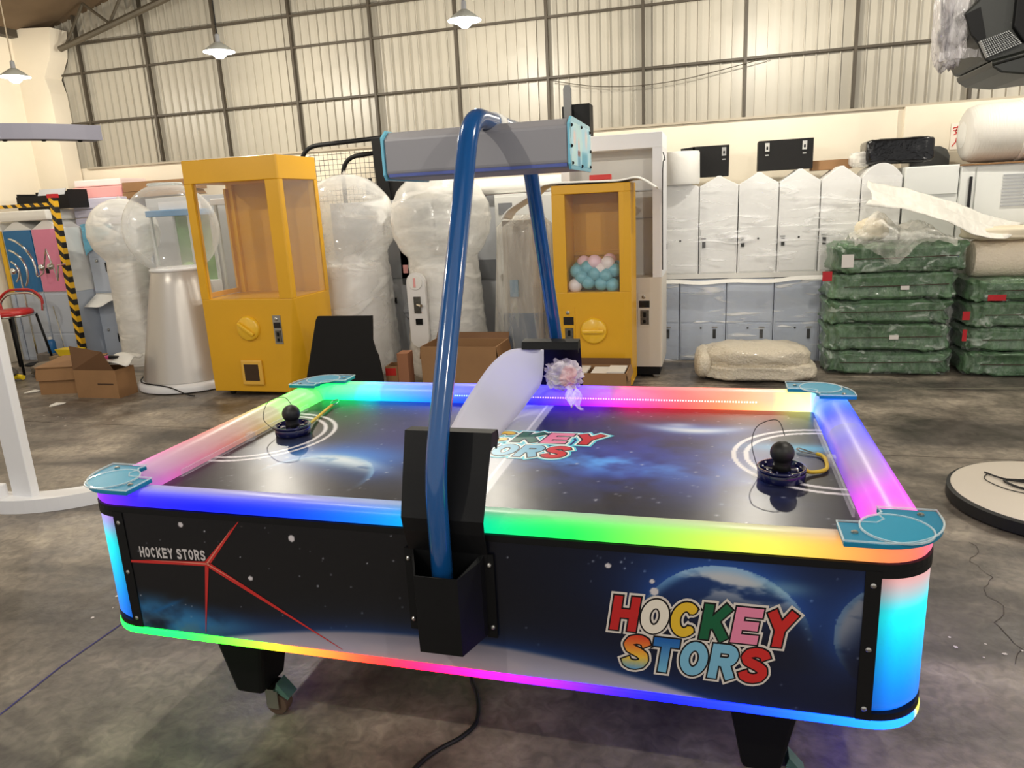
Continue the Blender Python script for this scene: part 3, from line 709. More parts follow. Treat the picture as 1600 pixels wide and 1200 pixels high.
def score_reflection_art(X, Y):  # panel print with reflected bottle and flask put into its colours
    c = np.ones(X.shape + (3,)) * np.array([164, 216, 232.])
    c = mixc(c, (190, 226, 222), sstep(.45, .6, fbm(X * 20, Y * 20, 3)) * .7)
    c = mixc(c, (232, 196, 186), np.exp(-(((X + .09) / .02) ** 2 + ((Y - 1.635) / .018) ** 4)) * .9)
    c = mixc(c, (226, 186, 176), np.exp(-(((X + .03) / .013) ** 4 + ((Y - 1.618) / .016) ** 4)) * .9)
    c = mixc(c, (226, 200, 196), np.exp(-(((X - .09) / .018) ** 4 + ((Y - 1.64) / .025) ** 4)) * .8)
    c = mixc(c, (110, 34, 40), np.exp(-(((X + .03) / .019) ** 8 + ((Y - 1.598) / .007) ** 8)))
    c = mixc(c, (70, 150, 180), np.exp(-(((X + .03) / .02) ** 8 + ((Y - 1.577) / .014) ** 8)))
    c = mixc(c, (74, 168, 194), np.exp(-(((X - .06) / .05) ** 8 + ((Y - 1.582) / .022) ** 8)))
    return c
print_grid('score_window', 66, 24, -.142, 1.565, .164, 1.672, score_reflection_art, lambda y, z: (x1 + .0055, y, z), PRINT, sbz)
for y, z in ((-.135, 1.663), (.01, 1.668), (.15, 1.664), (-.14, 1.612), (.158, 1.612), (-.13, 1.570), (.01, 1.566), (.15, 1.568)):
    MB().sph((x1 + .006, y, z), .0045, 8, 6).build('bolt', BLACKM, sbz)

# mallets
NAVY = mat('navy_plastic', (14, 18, 66), .15, coat=.6); GRIP = mat('mallet_grip', (20, 20, 18), .5)
YSTR = mat('yellow_strap', (205, 172, 40), .55)
def mallet(x, y, label, strap, clip, loop):
    t = thing('mallet', label, 'mallet', (x, y, .7312), group='air hockey mallets')
    MB().lathe([(0, 0), (.058, 0), (.061, .004), (.061, .022), (.058, .026), (.054, .022), (.040, .018), (.026, .022), (.02, .03), (0, .03)], n=32).build('base', NAVY, t, smooth=True, angle=50)
    MB().lathe([(.0605, .024), (.062, .024), (.062, .034), (.058, .034), (.0575, .026)], n=32).build('clear_rim', NAVY, t, smooth=True)
    for i in range(10):
        a = 2 * PI * i / 10; MB().box(-.002, -.006, 0, .002, .006, .016).build('rim_rib', NAVY, t, loc=(.047 * math.cos(a), .047 * math.sin(a), .018))
    MB().lathe([(.024, .024), (.022, .038), (.022, .05), (.026, .06)], n=20).build('neck', GRIP, t, smooth=True)
    MB().sph((0, 0, .072), .031, 22, 14).build('grip_ball', GRIP, t, smooth=True)
    MB().tube(smoothpath(strap, 6), .0055, 8).build('strap', YSTR, t, smooth=True)
    MB().tube(smoothpath(clip + [clip[0]], 5)[:-1], .0022, 6, True).build('clip', CHROME, t, smooth=True)
    MB().tube(smoothpath(loop, 8), .0012, 5).build('tether_wire', BUMPER, t)
    return t
mallet(.785, -.135, 'black ball mallet at the right goal with yellow strap bent on the surface', [(.055, .03, .02), (.075, .035, .008), (.105, .05, .006), (.122, .075, .006), (.128, .13, .006), (.125, .17, .006), (.112, .19, .006)],
       [(.11, .19, .006), (.095, .205, .006), (.07, .225, .008), (.06, .22, .008), (.075, .20, .006)], [(-.06, .02, .02), (-.075, .04, .08), (-.06, .06, .125), (-.01, .07, .14), (.01, .06, .10)])
mallet(-.812, .07, 'black ball mallet at the left goal with yellow strap along the far rail', [(.03, .05, .02), (.02, .09, .014), (.0, .16, .008), (-.015, .24, .008), (-.03, .33, .008)],
       [(-.03, .335, .008), (-.05, .355, .008), (-.055, .39, .01), (-.04, .40, .01), (-.025, .365, .008)], [(-.05, -.02, .01), (-.085, -.04, .06), (-.07, -.02, .12), (-.02, .0, .13), (0, .01, .10)])
# white foam sheet arched up to the far bracket
FS = bpy.data.materials.new('foam_film'); FS.use_nodes = True
_n = FS.node_tree.nodes; _l = FS.node_tree.links; _p = _n['Principled BSDF']; _p.inputs['Base Color'].default_value = l4((226, 226, 236)); _p.inputs['Roughness'].default_value = .6
_t = _n.new('ShaderNodeBsdfTranslucent'); _t.inputs[0].default_value = l4((232, 232, 244)); _x = _n.new('ShaderNodeMixShader'); _x.inputs[0].default_value = .5
_l.new(_p.outputs[0], _x.inputs[1]); _l.new(_t.outputs[0], _x.inputs[2]); _l.new(_x.outputs[0], _n['Material Output'].inputs[0])
Ledge = smoothpath([(-.245, .0, .738), (-.235, .10, .762), (-.23, .2, .80), (-.22, .34, .845), (-.185, .44, .905), (-.135, .505, .942), (-.065, .535, .945), (-.04, .535, .945)], 4)
Redge = smoothpath([(-.07, .0, .7345), (-.07, .10, .7348), (-.07, .22, .736), (-.064, .36, .742), (-.042, .455, .775), (-.014, .492, .815), (-.004, .503, .88), (-.004, .512, .943)], 4)
b = MB(); nL = len(Ledge) - 1; NU = 8
def shf(u, v):
    i = min(nL, int(round(v * nL))); p = Ledge[i].lerp(Redge[i], u); bul = .012 * math.sin(PI * u) * math.sin(PI * v)
    return (p.x + .3 * bul, p.y - bul, p.z + bul)
b.grid(shf, NU, nL)
o = b.build('foam_sheet', FS, smooth=True); sm = o.modifiers.new('thickness', 'SOLIDIFY'); sm.thickness = .003
tag(o, 'white translucent foam sheet curving from table centre up to far bracket', 'foam sheet')
# plastic bag with pucks on the far rail
BAG = film('thin_bag', (244, 236, 246), .30, .12, .8, 22, (1, 1, 1), .35, face=.5)
t = thing('plastic_bag', 'crumpled clear plastic bag with pink pucks on the far rail', 'bag', (.065, .545, .789))
b = MB().sph((0, 0, .052), .066, 40, 26, (1.05, .8, .86), noise=.30, seed=3, fr=5.5); b.build('bag_skin', BAG, t, smooth=True)
b = MB().grid(lambda u, v: (.01 + .05 * u + .035 * v + .008 * math.sin(9 * v + 4 * u), -.05 - .09 * v, .012 - .045 * v + .012 * math.sin(7 * u + 5 * v)), 10, 10); b.build('bag_neck', BAG, t, smooth=True)
for x, z, a in ((.012, .035, .5), (.02, .058, -.4)):
    o = MB().lathe([(0, -.007), (.029, -.007), (.031, 0), (.029, .007), (0, .007)], n=20).build('puck', mat('pink_puck', (235, 128, 120), .4), t, loc=(x, -.004, z)); o.rotation_euler = (1.1, a, 0)
o = MB().lathe([(0, -.005), (.02, -.005), (.02, .005), (0, .005)], n=12).build('hardware', STEEL, t, loc=(-.04, -.005, .03)); o.rotation_euler = (1.3, .3, 0)
# power cable
tag(MB().tube(smoothpath([(-.17, .02, .366), (-.165, -.02, .2), (-.145, -.08, .05), (-.125, -.16, .008), (-.09, -.22, .007), (-.06, -.29, .007), (-.047, -.36, .007), (-.07, -.42, .007), (-.11, -.47, .007), (-.145, -.53, .007), (-.165, -.62, .007), (-.16, -.75, .007)], 6), .0065, 8).build('power_cable', BUMPER, smooth=True),
    'black power cable snaking from under the hockey table across concrete', 'cable')
#@@REST
# ------------------------------------------------------------------ yellow capsule machines
COINM = mat('coin_slot_metal', (120, 116, 108), .35, .8, var=.4, vs=60)
def coin_panel(t, x, y, z, w=.10, h=.32, plate=YEL):
    p = MB().box(x, y - .004, z, x + w, y, z + h).build('coin_panel', plate, t)
    MB().lathe([(.014, 0), (.014, -.006), (.008, -.009), (0, -.009)], (x + w * .45, y - .004, z + h * .87), 14, 'y').build('coin_button', STEEL, p)
    MB().box(x + w * .1, y - .008, z + h * .56, x + w * .9, y - .003, z + h * .76).build('display', DARKW, p)
    b = MB().box(x + w * .2, y - .010, z + h * .06, x + w * .85, y - .003, z + h * .48); b.build('coin_slot', COINM, p)
    b = MB().box(x + w * .42, y - .016, z + h * .28, x + w * .62, y - .009, z + h * .42); b.box(x + w * .40, y - .014, z + h * .1, x + w * .6, y - .009, z + h * .2); b.build('slot_parts', BLACKM, p)
    return p
def knob(t, x, y, z, r, ang):
    k = MB().lathe([(r * 1.06, 0), (r * 1.06, -.012), (r, -.022), (r * .9, -.03), (0, -.03)], (x, y, z), 28, 'y').build('dial', mat('dial_yellow', (236, 186, 44), .28, coat=.4), t, smooth=True, angle=40)
    g = MB().box(-r * .86, -.06, -r * .14, r * .86, -.028, r * .14).build('dial_grip', mat('dial_yellow', (236, 186, 44), .28, coat=.4), k, loc=(x, y, z), bevel=.008); g.rotation_euler = (0, ang, 0)
    return k
# left machine: glass case above a chamfered body, back door half open
t = thing('capsule_machine', 'tall yellow capsule machine with empty glass case and tilted dial', 'capsule machine', (-3.5, 3.05, 0))
w, d = .86, .58
def loft(p, z0, q, z1):
    n = len(p); return MB().add([(a, b, z0) for a, b in p] + [(a, b, z1) for a, b in q], [tuple(range(n))[::-1], tuple(range(n, 2 * n))] + [(i, (i + 1) % n, n + (i + 1) % n, n + i) for i in range(n)])
loft([(0, 0), (.73, 0), (w, .15), (w, d), (0, d)], .045, [(0, 0), (w - .012, 0), (w, .012), (w, d), (0, d)], .825).build('body', YEL, t, bevel=.006)
MB().prism([(0, 0), (w - .012, 0), (w, .012), (w, d), (0, d)], 1.75, 1.93).build('top_box', YEL, t, bevel=.006)
MB().box(0, 0, .825, .07, .05, 1.75).build('post', YEL, t); MB().box(0, d - .06, .825, .06, d, 1.75).build('post', YEL, t)
MB().prism([(.735, 0), (w - .012, 0), (w, .012), (w, .06), (.735, .05)], .825, 1.75).build('post', YEL, t, bevel=.004); MB().box(w - .06, d - .05, .825, w, d, 1.75).build('post', YEL, t)
MB().box(.06, d - .03, .825, w - .06, d - .015, 1.75).build('back_panel', YELD, t)
MB().box(.07, .02, .83, .735, .026, 1.748).build('front_glass', GLASS, t); MB().box(w - .012, .06, .83, w - .006, d - .05, 1.748).build('side_glass', GLASS, t)
MB().box(.012, .05, .83, .018, d - .06, 1.748).build('side_glass', GLASS, t)
dr = MB().box(.0, .055, .83, .02, .085, 1.72); dr.box(0, d - .1, .83, .02, d - .06, 1.72); dr.box(0, .085, .83, .02, d - .1, .87); dr.build('side_frame', YELD, t)
knob(t, .415, 0, .585, .098, .62)
coin_panel(t, .65, -.0005, .455, .075, .235, STEEL)
o = MB(); o.prism([(.30, .105), (.50, .105), (.50, .32), (.30, .32)], -.022, 0, 'y'); o = o.build('outlet_frame', mat('outlet_yellow', (226, 176, 70), .4), t, bevel=.012)
MB().box(.332, -.0245, .145, .468, -.0205, .285).build('outlet_shade_plate', mat('outlet_painted_shade', (58, 38, 16), .7), o)  # flat dark plate, the shade of the outlet hollow put into its colour
for x in (.1, w - .1):
    for y in (.1, d - .1): MB().lathe([(.02, 0), (.026, .008), (.026, .032), (.015, .046)], (x, y, 0), 12).build('foot', BUMPER, t)
# right machine with balls
YR = thing('capsule_machine', 'yellow capsule machine with pale blue balls behind its window', 'capsule machine', (-.59, 3.45, 0))
w, d = .59, .38
MB().prism([(.0, 0), (w - .05, 0), (w, .03), (w, d), (0, d)], .045, .785).build('body', YEL, YR, bevel=.005)
MB().prism([(.0, 0), (w - .05, 0), (w, .03), (w, d), (0, d)], 1.52, 1.585).build('top_box', YEL, YR, bevel=.005)
MB().box(0, 0, .785, .10, d, 1.52).build('side_panel', YEL, YR); MB().prism([(.505, 0), (w - .05, 0), (w, .03), (w, d), (.505, d)], .785, 1.52).build('side_panel', YEL, YR)
MB().box(.10, d - .03, .785, .505, d - .01, 1.52).build('back_panel', YELD, YR)
MB().box(.10, d - .05, 1.04, .505, d - .03, 1.07).build('inner_ledge', YELD, YR)
MB().box(.10, .012, .785, .505, .018, 1.52).build('front_glass', GLASS, YR)
knob(YR, .30, 0, .487, .098, 0)
coin_panel(YR, .055, -.0005, .36, .10, .31)
for x in (.08, w - .08):
    for y in (.08, d - .08): MB().lathe([(.02, 0), (.026, .008), (.026, .032), (.015, .046)], (x, y, 0), 12).build('foot', BUMPER, YR)
BB = mat('ball_blue', (120, 178, 192), .3, var=.12, vs=9); BW = mat('ball_white', (226, 214, 212), .35); BP = mat('ball_pink', (232, 196, 206), .35)
bm = bpy.data.meshes.new('capsule_ball')
bp = MB().sph((0, 0, 0), .055, 22, 14); bo = bp.build('capsule_ball', BB, smooth=True); bm = bo.data; bpy.data.objects.remove(bo)
lay = []
for r, n_, z0 in ((0, 4, .842), (1, 3, .905), (2, 4, .952), (3, 3, .995)):
    for dp in range(2):
        for c in range(n_):
            if r == 3 and dp == 0 and c == 0: continue
            lay.append((.157 + .0965 * c + (.048 if n_ == 3 else 0) + .006 * ((c * 7 + r) % 3 - 1), .075 + (.0 if r < 2 else .02) + .115 * dp, z0 + .012 * ((c * 5 + r * 3 + dp) % 3 - 1), r, c, dp))
names = {'ball_blue': 'pale blue ball in the rear layer of the yellow machine heap', 'ball_white': 'cream ball in the rear layer of the yellow machine heap', 'ball_pink': 'pinkish ball in the rear layer of the yellow machine heap'}
rown = ['bottom', 'second', 'third', 'top']; ordn = ['first', 'second', 'third', 'fourth']
for x, y, z, r, c, dp in lay:
    m = BB
    if (r == 3) or (r == 2 and c == 2 and dp == 0): m = BP if (c + dp) % 2 else BW
    if r == 0 and c == 0: m = BW
    mm = bm if m is BB else bm.copy()
    if m is not BB: mm.materials[0] = m
    o = bpy.data.objects.new('capsule_ball', mm); COL.objects.link(o); o.location = (-.59 + x, 3.45 + y, z); o.rotation_euler = (r, c, 0)
    tag(o, names[m.name] if dp else '%s ball, %s from the left in the %s row behind the yellow machine window' % ({'ball_blue': 'pale blue', 'ball_white': 'cream', 'ball_pink': 'pinkish'}[m.name], ordn[c], rown[r]), 'ball', {'ball_blue': 'pale blue capsule balls', 'ball_white': 'cream capsule balls', 'ball_pink': 'pink capsule balls'}[m.name])
tag(MB().box(-.31, 3.52, 1.612, -.15, 3.58, 1.650).build('red_box', REDP, bevel=.004), 'small red box lying on top of the right yellow machine', 'box')
b = MB()
pts = smoothpath([(-.99, 1.36), (-.93, 1.43), (-.76, 1.525), (-.64, 1.60), (-.4, 1.605), (-.1, 1.60), (.03, 1.615), (.10, 1.595), (.19, 1.535)], 5)
b.grid(lambda u, v: (pts[int(round(u * (len(pts) - 1)))][0], 3.43 + .30 * v, pts[int(round(u * (len(pts) - 1)))][1] + .008 * math.sin(5 * v)), len(pts) - 1, 4)
o = b.build('foam_wrap', FOAM, smooth=True); sm = o.modifiers.new('thickness', 'SOLIDIFY'); sm.thickness = .008; sm.offset = -1
tag(o, 'white foam sheet draped across the right yellow machine top', 'foam sheet')
# cardboard carton in front of it
def carton(name, label, x, y, w, d, h, rz=0, flaps=(), inside=True, thick=.006, m=CARD):
    t = thing(name, label, 'box', (x, y, 0), rz)
    for nm, bx in (('side_wall', (0, 0, 0, w, thick, h)), ('side_wall', (0, d - thick, 0, w, d, h)), ('side_wall', (0, thick, 0, thick, d - thick, h)), ('side_wall', (w - thick, thick, 0, w, d - thick, h))):
        MB().box(*bx).build(nm, [m], t)
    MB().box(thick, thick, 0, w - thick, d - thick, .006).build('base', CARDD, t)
    for kind, ang, ln in flaps:
        c, s = math.cos(ang) * ln, math.sin(ang) * ln
        P = {'f': [(0, 0, h), (w, 0, h), (w, -c, h + s), (0, -c, h + s)], 'b': [(0, d, h), (w, d, h), (w, d + c, h + s), (0, d + c, h + s)],
             'l': [(0, 0, h), (0, d, h), (-c, d, h + s), (-c, 0, h + s)], 'r': [(w, 0, h), (w, d, h), (w + c, d, h + s), (w + c, 0, h + s)]}[kind]
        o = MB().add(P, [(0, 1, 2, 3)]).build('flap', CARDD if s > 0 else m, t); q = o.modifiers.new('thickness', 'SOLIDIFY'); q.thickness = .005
    return t
t = carton('carton', 'low open carton with white papers before the right yellow machine', -.46, 3.08, .46, .30, .235, 0, [('b', 1.5, .05), ('r', -1.3, .06)])
for i, (x, y, z) in enumerate(((-.43, 3.12, .222), (-.27, 3.13, .212), (-.15, 3.12, .226))):
    tag(MB().box(0, 0, 0, .13, .22, .012).build('paper_pad', mat('paper', (214, 208, 200), .7), loc=(x, y, z)), ['white pad at the left in the low carton', 'white pad in the middle of the low carton', 'white pad at the right in the low carton'][i], 'paper')
    MBz = None
t = carton('carton', 'brown open carton standing left of the far bracket by wrapped globe', -1.645, 3.2, .63, .36, .405, 0, [('r', -1.4, .12), ('l', -1.45, .1), ('b', .9, .06)])
t = carton('carton', 'narrow brown carton with red tape before the grey gap', -1.965, 3.2, .10, .16, .24, .1, [])
MB().box(.0, -.003, .165, .09, .0, .225).build('red_label', REDP, t); MB().box(.10, .02, 0, .19, .16, .34).build('inner_box', mat('kraft', (160, 108, 76), .8), t)
# left pair of cartons
t = carton('carton', 'brown carton with half open lid lying at the far left', -5.27, 2.93, .42, .42, .25, .28, [('f', -1.35, .12), ('l', -1.3, .10)])
o = MB().box(.0, -.01, .25, .43, .44, .257).build('lid', CARD, t); o.rotation_euler = (.05, 0, 0)
t = carton('carton', 'open carton with raised flap holding white foam and pink tool', -4.80, 2.88, .44, .22, .25, .02, [])
o = MB().add([(0, 0, .25), (.42, 0, .25), (.36, -.03, .42), (-.12, .12, .44)], [(0, 1, 2, 3)]).build('flap', CARDD, t); q = o.modifiers.new('thickness', 'SOLIDIFY'); q.thickness = .006
MB().box(.235, -.002, .12, .40, 0, .132).build('printed_bar', mat('dark_brown_print', (70, 48, 30), .8), t)
b = MB().grid(lambda u, v: (-4.66 + .38 * u, 2.92 + .22 * v, .235 + .14 * math.sin(2.0 * u + .2) * (.5 + .5 * v) + .02 * math.sin(9 * v + 3 * u)), 12, 10)
o = b.build('foam_wrap', FOAM, smooth=True); q = o.modifiers.new('thickness', 'SOLIDIFY'); q.thickness = .012
tag(o, 'white foam sheet bulging out of the open carton at left', 'foam sheet')
t = thing('hand_tool', 'pink and black hand tool lying on foam in the open carton', 'tool', (-4.62, 3.00, .325), .15)
MB().tube([(0, 0, 0), (.10, .01, .012)], .018, 10).build('handle', mat('magenta_grip', (200, 70, 130), .4), t); MB().tube([(.10, .01, .012), (.19, .0, .014)], [.02, .012], 10).build('head', BUMPER, t)
for i, (x, y, a) in enumerate(((-5.52, 2.97, .3), (-4.80, 2.58, .9))):
    o = MB().add([(0, 0, .003), (.11, .01, .006), (.13, .06, .003), (.06, .085, .012), (.01, .06, .004)], [(0, 1, 2, 3, 4)]).build('paper_scrap', FOAM, loc=(x, y, 0)); o.rotation_euler = (0, 0, a)
    q = o.modifiers.new('thickness', 'SOLIDIFY'); q.thickness = .003
    tag(o, ['white scrap lying on concrete left of the cartons', 'torn white scrap on concrete in front of the cartons'][i], 'scrap')

# ------------------------------------------------------------------ silver and wrapped globe machines
t = thing('globe_machine', 'silver cone shaped globe machine with clear bubble on white base', 'globe machine', (-4.06, 3.50, 0))
MB().lathe([(.44, .0), (.485, .012), (.49, .05), (.47, .075), (.42, .085), (0, .085)], n=56).build('base', WHITE, t, smooth=True, angle=50)
MB().lathe([(.435, .085), (.425, .13), (.255, .93), (.228, 1.04), (.215, 1.055), (0, 1.06)], n=56).build('body', SILV, t, smooth=True, angle=50)
MB().lathe([(.228, 1.04), (.24, 1.045), (.24, 1.062), (.22, 1.07)], n=40).build('collar', WHITE, t, smooth=True)
MB().sph((0, 0, 1.40), .40, 44, 28).build('bubble', BUBBLE, t, smooth=True)
MB().lathe([(.15, 1.78), (.14, 1.80), (0, 1.803)], n=30).build('bubble_cap', CLEAR, t, smooth=True)
MB().tube(smoothpath([(-.46, -.1, .092), (-.24, -.40, .092), (.1, -.475, .075), (.3, -.50, .02), (.38, -.50, .008)], 6), .006, 6).build('power_cord', BUMPER, t)
def wrapped_globe(x, y, r, zc, neck, base, label, seed, panel=False, dens=WRAP, long=0):
    t = thing('globe_machine', label, 'globe machine', (x, y, 0), group=None)
    MB().lathe([(base * .96, 0), (base * .98, .03), (base * .9, .5), (neck * .98, zc - r * 1.05), (neck * .9, zc - r * .93), (0, zc - r * .92)], n=32).build('body', mat('pearl_white', (228, 225, 222), .35), t, smooth=True, angle=50)
    MB().sph((0, 0, zc), r, 32, 22).build('bubble', BUBBLE, t, smooth=True)
    b = MB(); rr = random.Random(seed); prof = []
    for i in range(42):
        u = i / 41; z = .03 + u * (zc + r * .99 - .03)
        if z < zc - r * .9: q = base * 1.05 + (neck * 1.12 - base * 1.05) * (z / (zc - r * .9))
        else:
            s = (z - zc) / (r * 1.02); q = r * 1.03 * math.sqrt(max(.0009, 1 - min(1, s * s)))
            if s < 0: q = max(q, neck * 1.1, r * 1.03 * (1 - long * (s * s)) * .9 if long else 0)
        prof.append((q * (1 + .012 * math.sin(i * 2.1 + seed)), z))
    vs = []; fs = []; n = 40
    for j, (q, z) in enumerate(prof):
        for i in range(n):
            a = 2 * PI * i / n; k = 1 + .014 * n3((2.6 * math.cos(a), 2.6 * math.sin(a), z * 5), seed) + .006 * math.sin(9 * z + 3 * a)
            vs.append((q * k * math.cos(a), q * k * math.sin(a), z))
    for j in range(len(prof) - 1):
        for i in range(n): fs.append((j * n + i, j * n + (i + 1) % n, (j + 1) * n + (i + 1) % n, (j + 1) * n + i))
    b.add(vs, fs); b.build('plastic_wrap', dens, t, smooth=True)
    tb = MB().grid(lambda u, v: (-.06 + .12 * u, 0 + .02 * math.sin(6 * u), zc + r * .98 + .05 * v * (1 - abs(2 * u - 1))), 6, 4); tb.build('wrap_tail', WRAPD, t)
    return t
wrapped_globe(-2.63, 4.1, .415, 1.385, .30, .36, 'wrapped white globe machine with clear ball beside the left yellow machine', 1, dens=WRAP)
g3 = wrapped_globe(-1.735, 4.1, .43, 1.365, .28, .36, 'wrapped white globe machine standing behind the arch tube', 5, dens=WRAPD, long=.45)
wrapped_globe(-5.30, 4.27, .335, 1.385, .19, .205, 'wrapped globe machine farthest left behind the silver machine', 9, dens=WRAPD)
# front panel with coin parts under the wrap of the middle machine
cpn = MB().prism([(.085 * math.cos(a) - .12, .62 + (.24 if math.sin(a) > 0 else -.24) + .085 * math.sin(a)) for a in [2 * PI * i / 24 for i in range(24)]], -.395, -.36, 'y').build('coin_panel', mat('pearl_white', (228, 225, 222), .35), g3)
MB().lathe([(.06, 0), (.06, -.01), (0, -.012)], (-.12, -.397, .86), 20, 'y').build('round_label', FOAM, cpn); MB().box(-.135, -.412, .82, -.115, -.408, .90).build('pink_print', FOAMP, cpn)
b = MB().box(-.145, -.41, .60, -.085, -.396, .74); b.build('coin_slot', COINM, cpn); MB().tube([(-.115, -.40, .67), (-.07, -.43, .665)], .014, 8).build('lock', CHROME, cpn); MB().box(-.14, -.41, .50, -.08, -.396, .55).build('coin_tray', BLACKM, cpn)
# black board leaning
tag(MB().prism([(-2.62, .0), (-1.89, .0), (-1.89, .20), (-1.912, .377), (-1.93, .42), (-1.948, .50), (-1.93, .69), (-2.40, .69), (-2.42, .66), (-2.53, .30)], 2.985, 3.005, 'y').build('black_board', BLACKP), 'matt black shaped board standing before the wrapped clear ball machine', 'board')

# ------------------------------------------------------------------ cabinets of the back row
def cabinet(name, label, cat, x0, y0, x1, y1, z1, m=GREYCAB, doors=((0, 1, .05, .95),), win=(), handle=True, z0=0):
    t = thing(name, label, cat, (x0, y0, z0)); w, d, h = x1 - x0, y1 - y0, z1 - z0
    MB().box(0, .012, 0, w, d, h).build('body', m, t, bevel=.004)
    for a, b_, c, e in doors:
        dd = MB().box(w * a + .006, 0, h * c, w * b_ - .006, .012, h * e).build('door', m, t, bevel=.003)
        if handle: MB().box(w * a + .03, -.012, h * (c + e) / 2 - .03, w * a + .055, 0, h * (c + e) / 2 + .03).build('handle', BLACKM, dd)
    for a, b_, c, e, mm in win: MB().box(w * a, -.006, h * c, w * b_, .006, h * e).build('window', mm, t)
    return t
GW = mat('grey_window', (120, 122, 126), .3); DW2 = mat('deep_grey_window', (78, 80, 82), .35)  # the darker grey is the dark window's own tone
t = cabinet('capsule_machine', 'grey capsule machine with dark window between two wrapped globes', 'capsule machine', -2.52, 4.60, -2.02, 5.1, 1.56, GREYCAB, (), ((.05, .95, .52, .95, GW), (.30, .62, .48, .70, DW2)), False)
MB().box(.17, -.012, .86, .22, -.006, .94).build('pink_tag', FOAMP, t)
MB().lathe([(.10, 0), (.10, -.012), (.085, -.03), (0, -.03)], (.235, 0, .49), 24, 'y').build('dial', GREYCAB, t, smooth=True, angle=40); MB().box(.155, -.05, .475, .315, -.028, .505).build('dial_grip', GREYCAB, t)
MB().box(.02, -.008, .56, .07, 0, .62).build('display', DARKW, t)
cabinet('cabinet', 'plain grey cabinet behind the black board', 'cabinet', -3.1, 4.62, -2.54, 5.1, 1.56, GREYCAB)
cabinet('cabinet', 'grey cabinet with shaded door behind the wrapped globe at arch tube', 'cabinet', -2.0, 4.62, -1.37, 5.1, 1.56, GREYCAB, ((0, 1, .05, .6),), ((.62, .95, .50, .62, GW),))
cabinet('cabinet', 'pale grey cabinet with small handle right of arch tube', 'cabinet', -1.355, 4.50, -.70, 5.08, 1.56, mat('pale_cabinet', (212, 212, 208), .4), ((0, 1, .05, .985),), ((.06, .26, .885, .95, GW),))
# tall white display cabinet
t = thing('display_cabinet', 'tall white display cabinet with grey recess behind right yellow machine', 'cabinet', (-.60, 3.9, 0)); w, d = .80, .56
MB().box(0, 0, .10, w, d, .84).build('lower_body', mat('warm_white', (216, 208, 196), .45), t, bevel=.004); MB().box(0, 0, 1.84, w, d, 1.955).build('top_box', WHITE, t, bevel=.004)
MB().box(0, 0, .84, .07, d, 1.84).build('side_panel', WHITE, t); MB().box(w - .075, 0, .84, w, d, 1.84).build('side_panel', WHITE, t); MB().box(.07, .24, .84, w - .075, .26, 1.84).build('back_panel', mat('pale_cabinet', (212, 212, 208), .4), t)
for z in (1.52, 1.30): MB().box(.07, .225, z, w - .075, .24, z + .010).build('inner_ledge', GREYCAB, t)
MB().box(.02, .02, .03, w - .02, d - .02, .10).build('plinth', BLACKM, t)
coin_panel(t, .605, -.0005, .44, .105, .28, mat('warm_white', (216, 208, 196), .45))
for x in (.06, w - .05):
    for y in (.06, d - .06): MB().lathe([(.02, -.02), (.03, -.018), (.03, .018), (.02, .02)], (x, y, .030), 14, 'y').build('caster', STEEL, t)
MB().tube(smoothpath([(w + .006, -.004, 1.80), (w + .02, -.006, 1.74), (w + .004, -.006, 1.66), (w + .004, -.006, .9)], 4), .004, 6).build('cable', BUMPER, t)
# black peaked box on the display cabinet
t = thing('black_enclosure', 'black metal box with rounded post on the tall white cabinet', 'box', (-.63, 4.2, 1.955))
MB().box(.05, 0, 0, .225, .18, .285).build('shell', BLACKM, t, bevel=.004); MB().prism([(.0, 0), (.10, 0), (.05, .27), (.0, .27)], -.03, .0, 'y').build('side_plate', BLACKP, t)
MB().prism([(.02, 0), (.085, 0), (.085, .40), (.072, .43), (.033, .43), (.02, .40)], -.06, -.035, 'y').build('post', mat('black_glossy', (28, 28, 30), .3), t)
# shrouded machine with blue base
t = thing('covered_machine', 'small machine with blue base under a clear plastic cover', 'machine', (-1.13, 3.72, 0))
MB().box(.03, .03, .0, .38, .37, .58).build('base', mat('deep_blue', (36, 74, 110), .45), t, bevel=.006); MB().box(.05, .05, .58, .36, .35, 1.34).build('upper_case', mat('taupe_case', (150, 142, 132), .5), t)
MB().box(.10, .02, .72, .17, .05, .86).build('blue_part', mat('mid_blue', (92, 132, 160), .4), t)
b = MB()
def drp(u, v):
    a = 2 * PI * u; k = 1 + .30 * (1 - v); ripple = 1 + (1 - v) * .10 * math.sin(9 * a)
    return (.205 + .235 * k * ripple * math.cos(a) * (1 if v < .95 else .6), .2 + .205 * k * ripple * math.sin(a) * (1 if v < .95 else .6), .12 + 1.26 * v)
b.grid(drp, 60, 14); b.build('plastic_cover', film('drape_film', (226, 222, 212), .20, .12, .5, 5, (3, 3, .4), .22), t, smooth=True)
# white rolls lying on top of the grey cabinets
for i, (x0, x1, y, z, r, lab) in enumerate(((-1.95, -.72, 4.62, 1.625, .062, 'thin white foam roll lying along the grey cabinet tops'), (-1.75, -.65, 4.78, 1.64, .075, 'thicker white foam roll behind the thin roll on grey cabinets'))):
    tag(MB().lathe([(.0, 0), (r, 0), (r, x1 - x0), (0, x1 - x0)], (x0, y, z), 18, 'x').build('foam_roll', FOAM, smooth=True, angle=40), lab, 'foam roll')
tag(MB().box(-1.6, 4.9, 1.562, -.75, 5.05, 1.70).build('pink_foam_block', FOAMP, bevel=.01), 'long pink foam block behind the rolls under the scoreboard', 'foam')
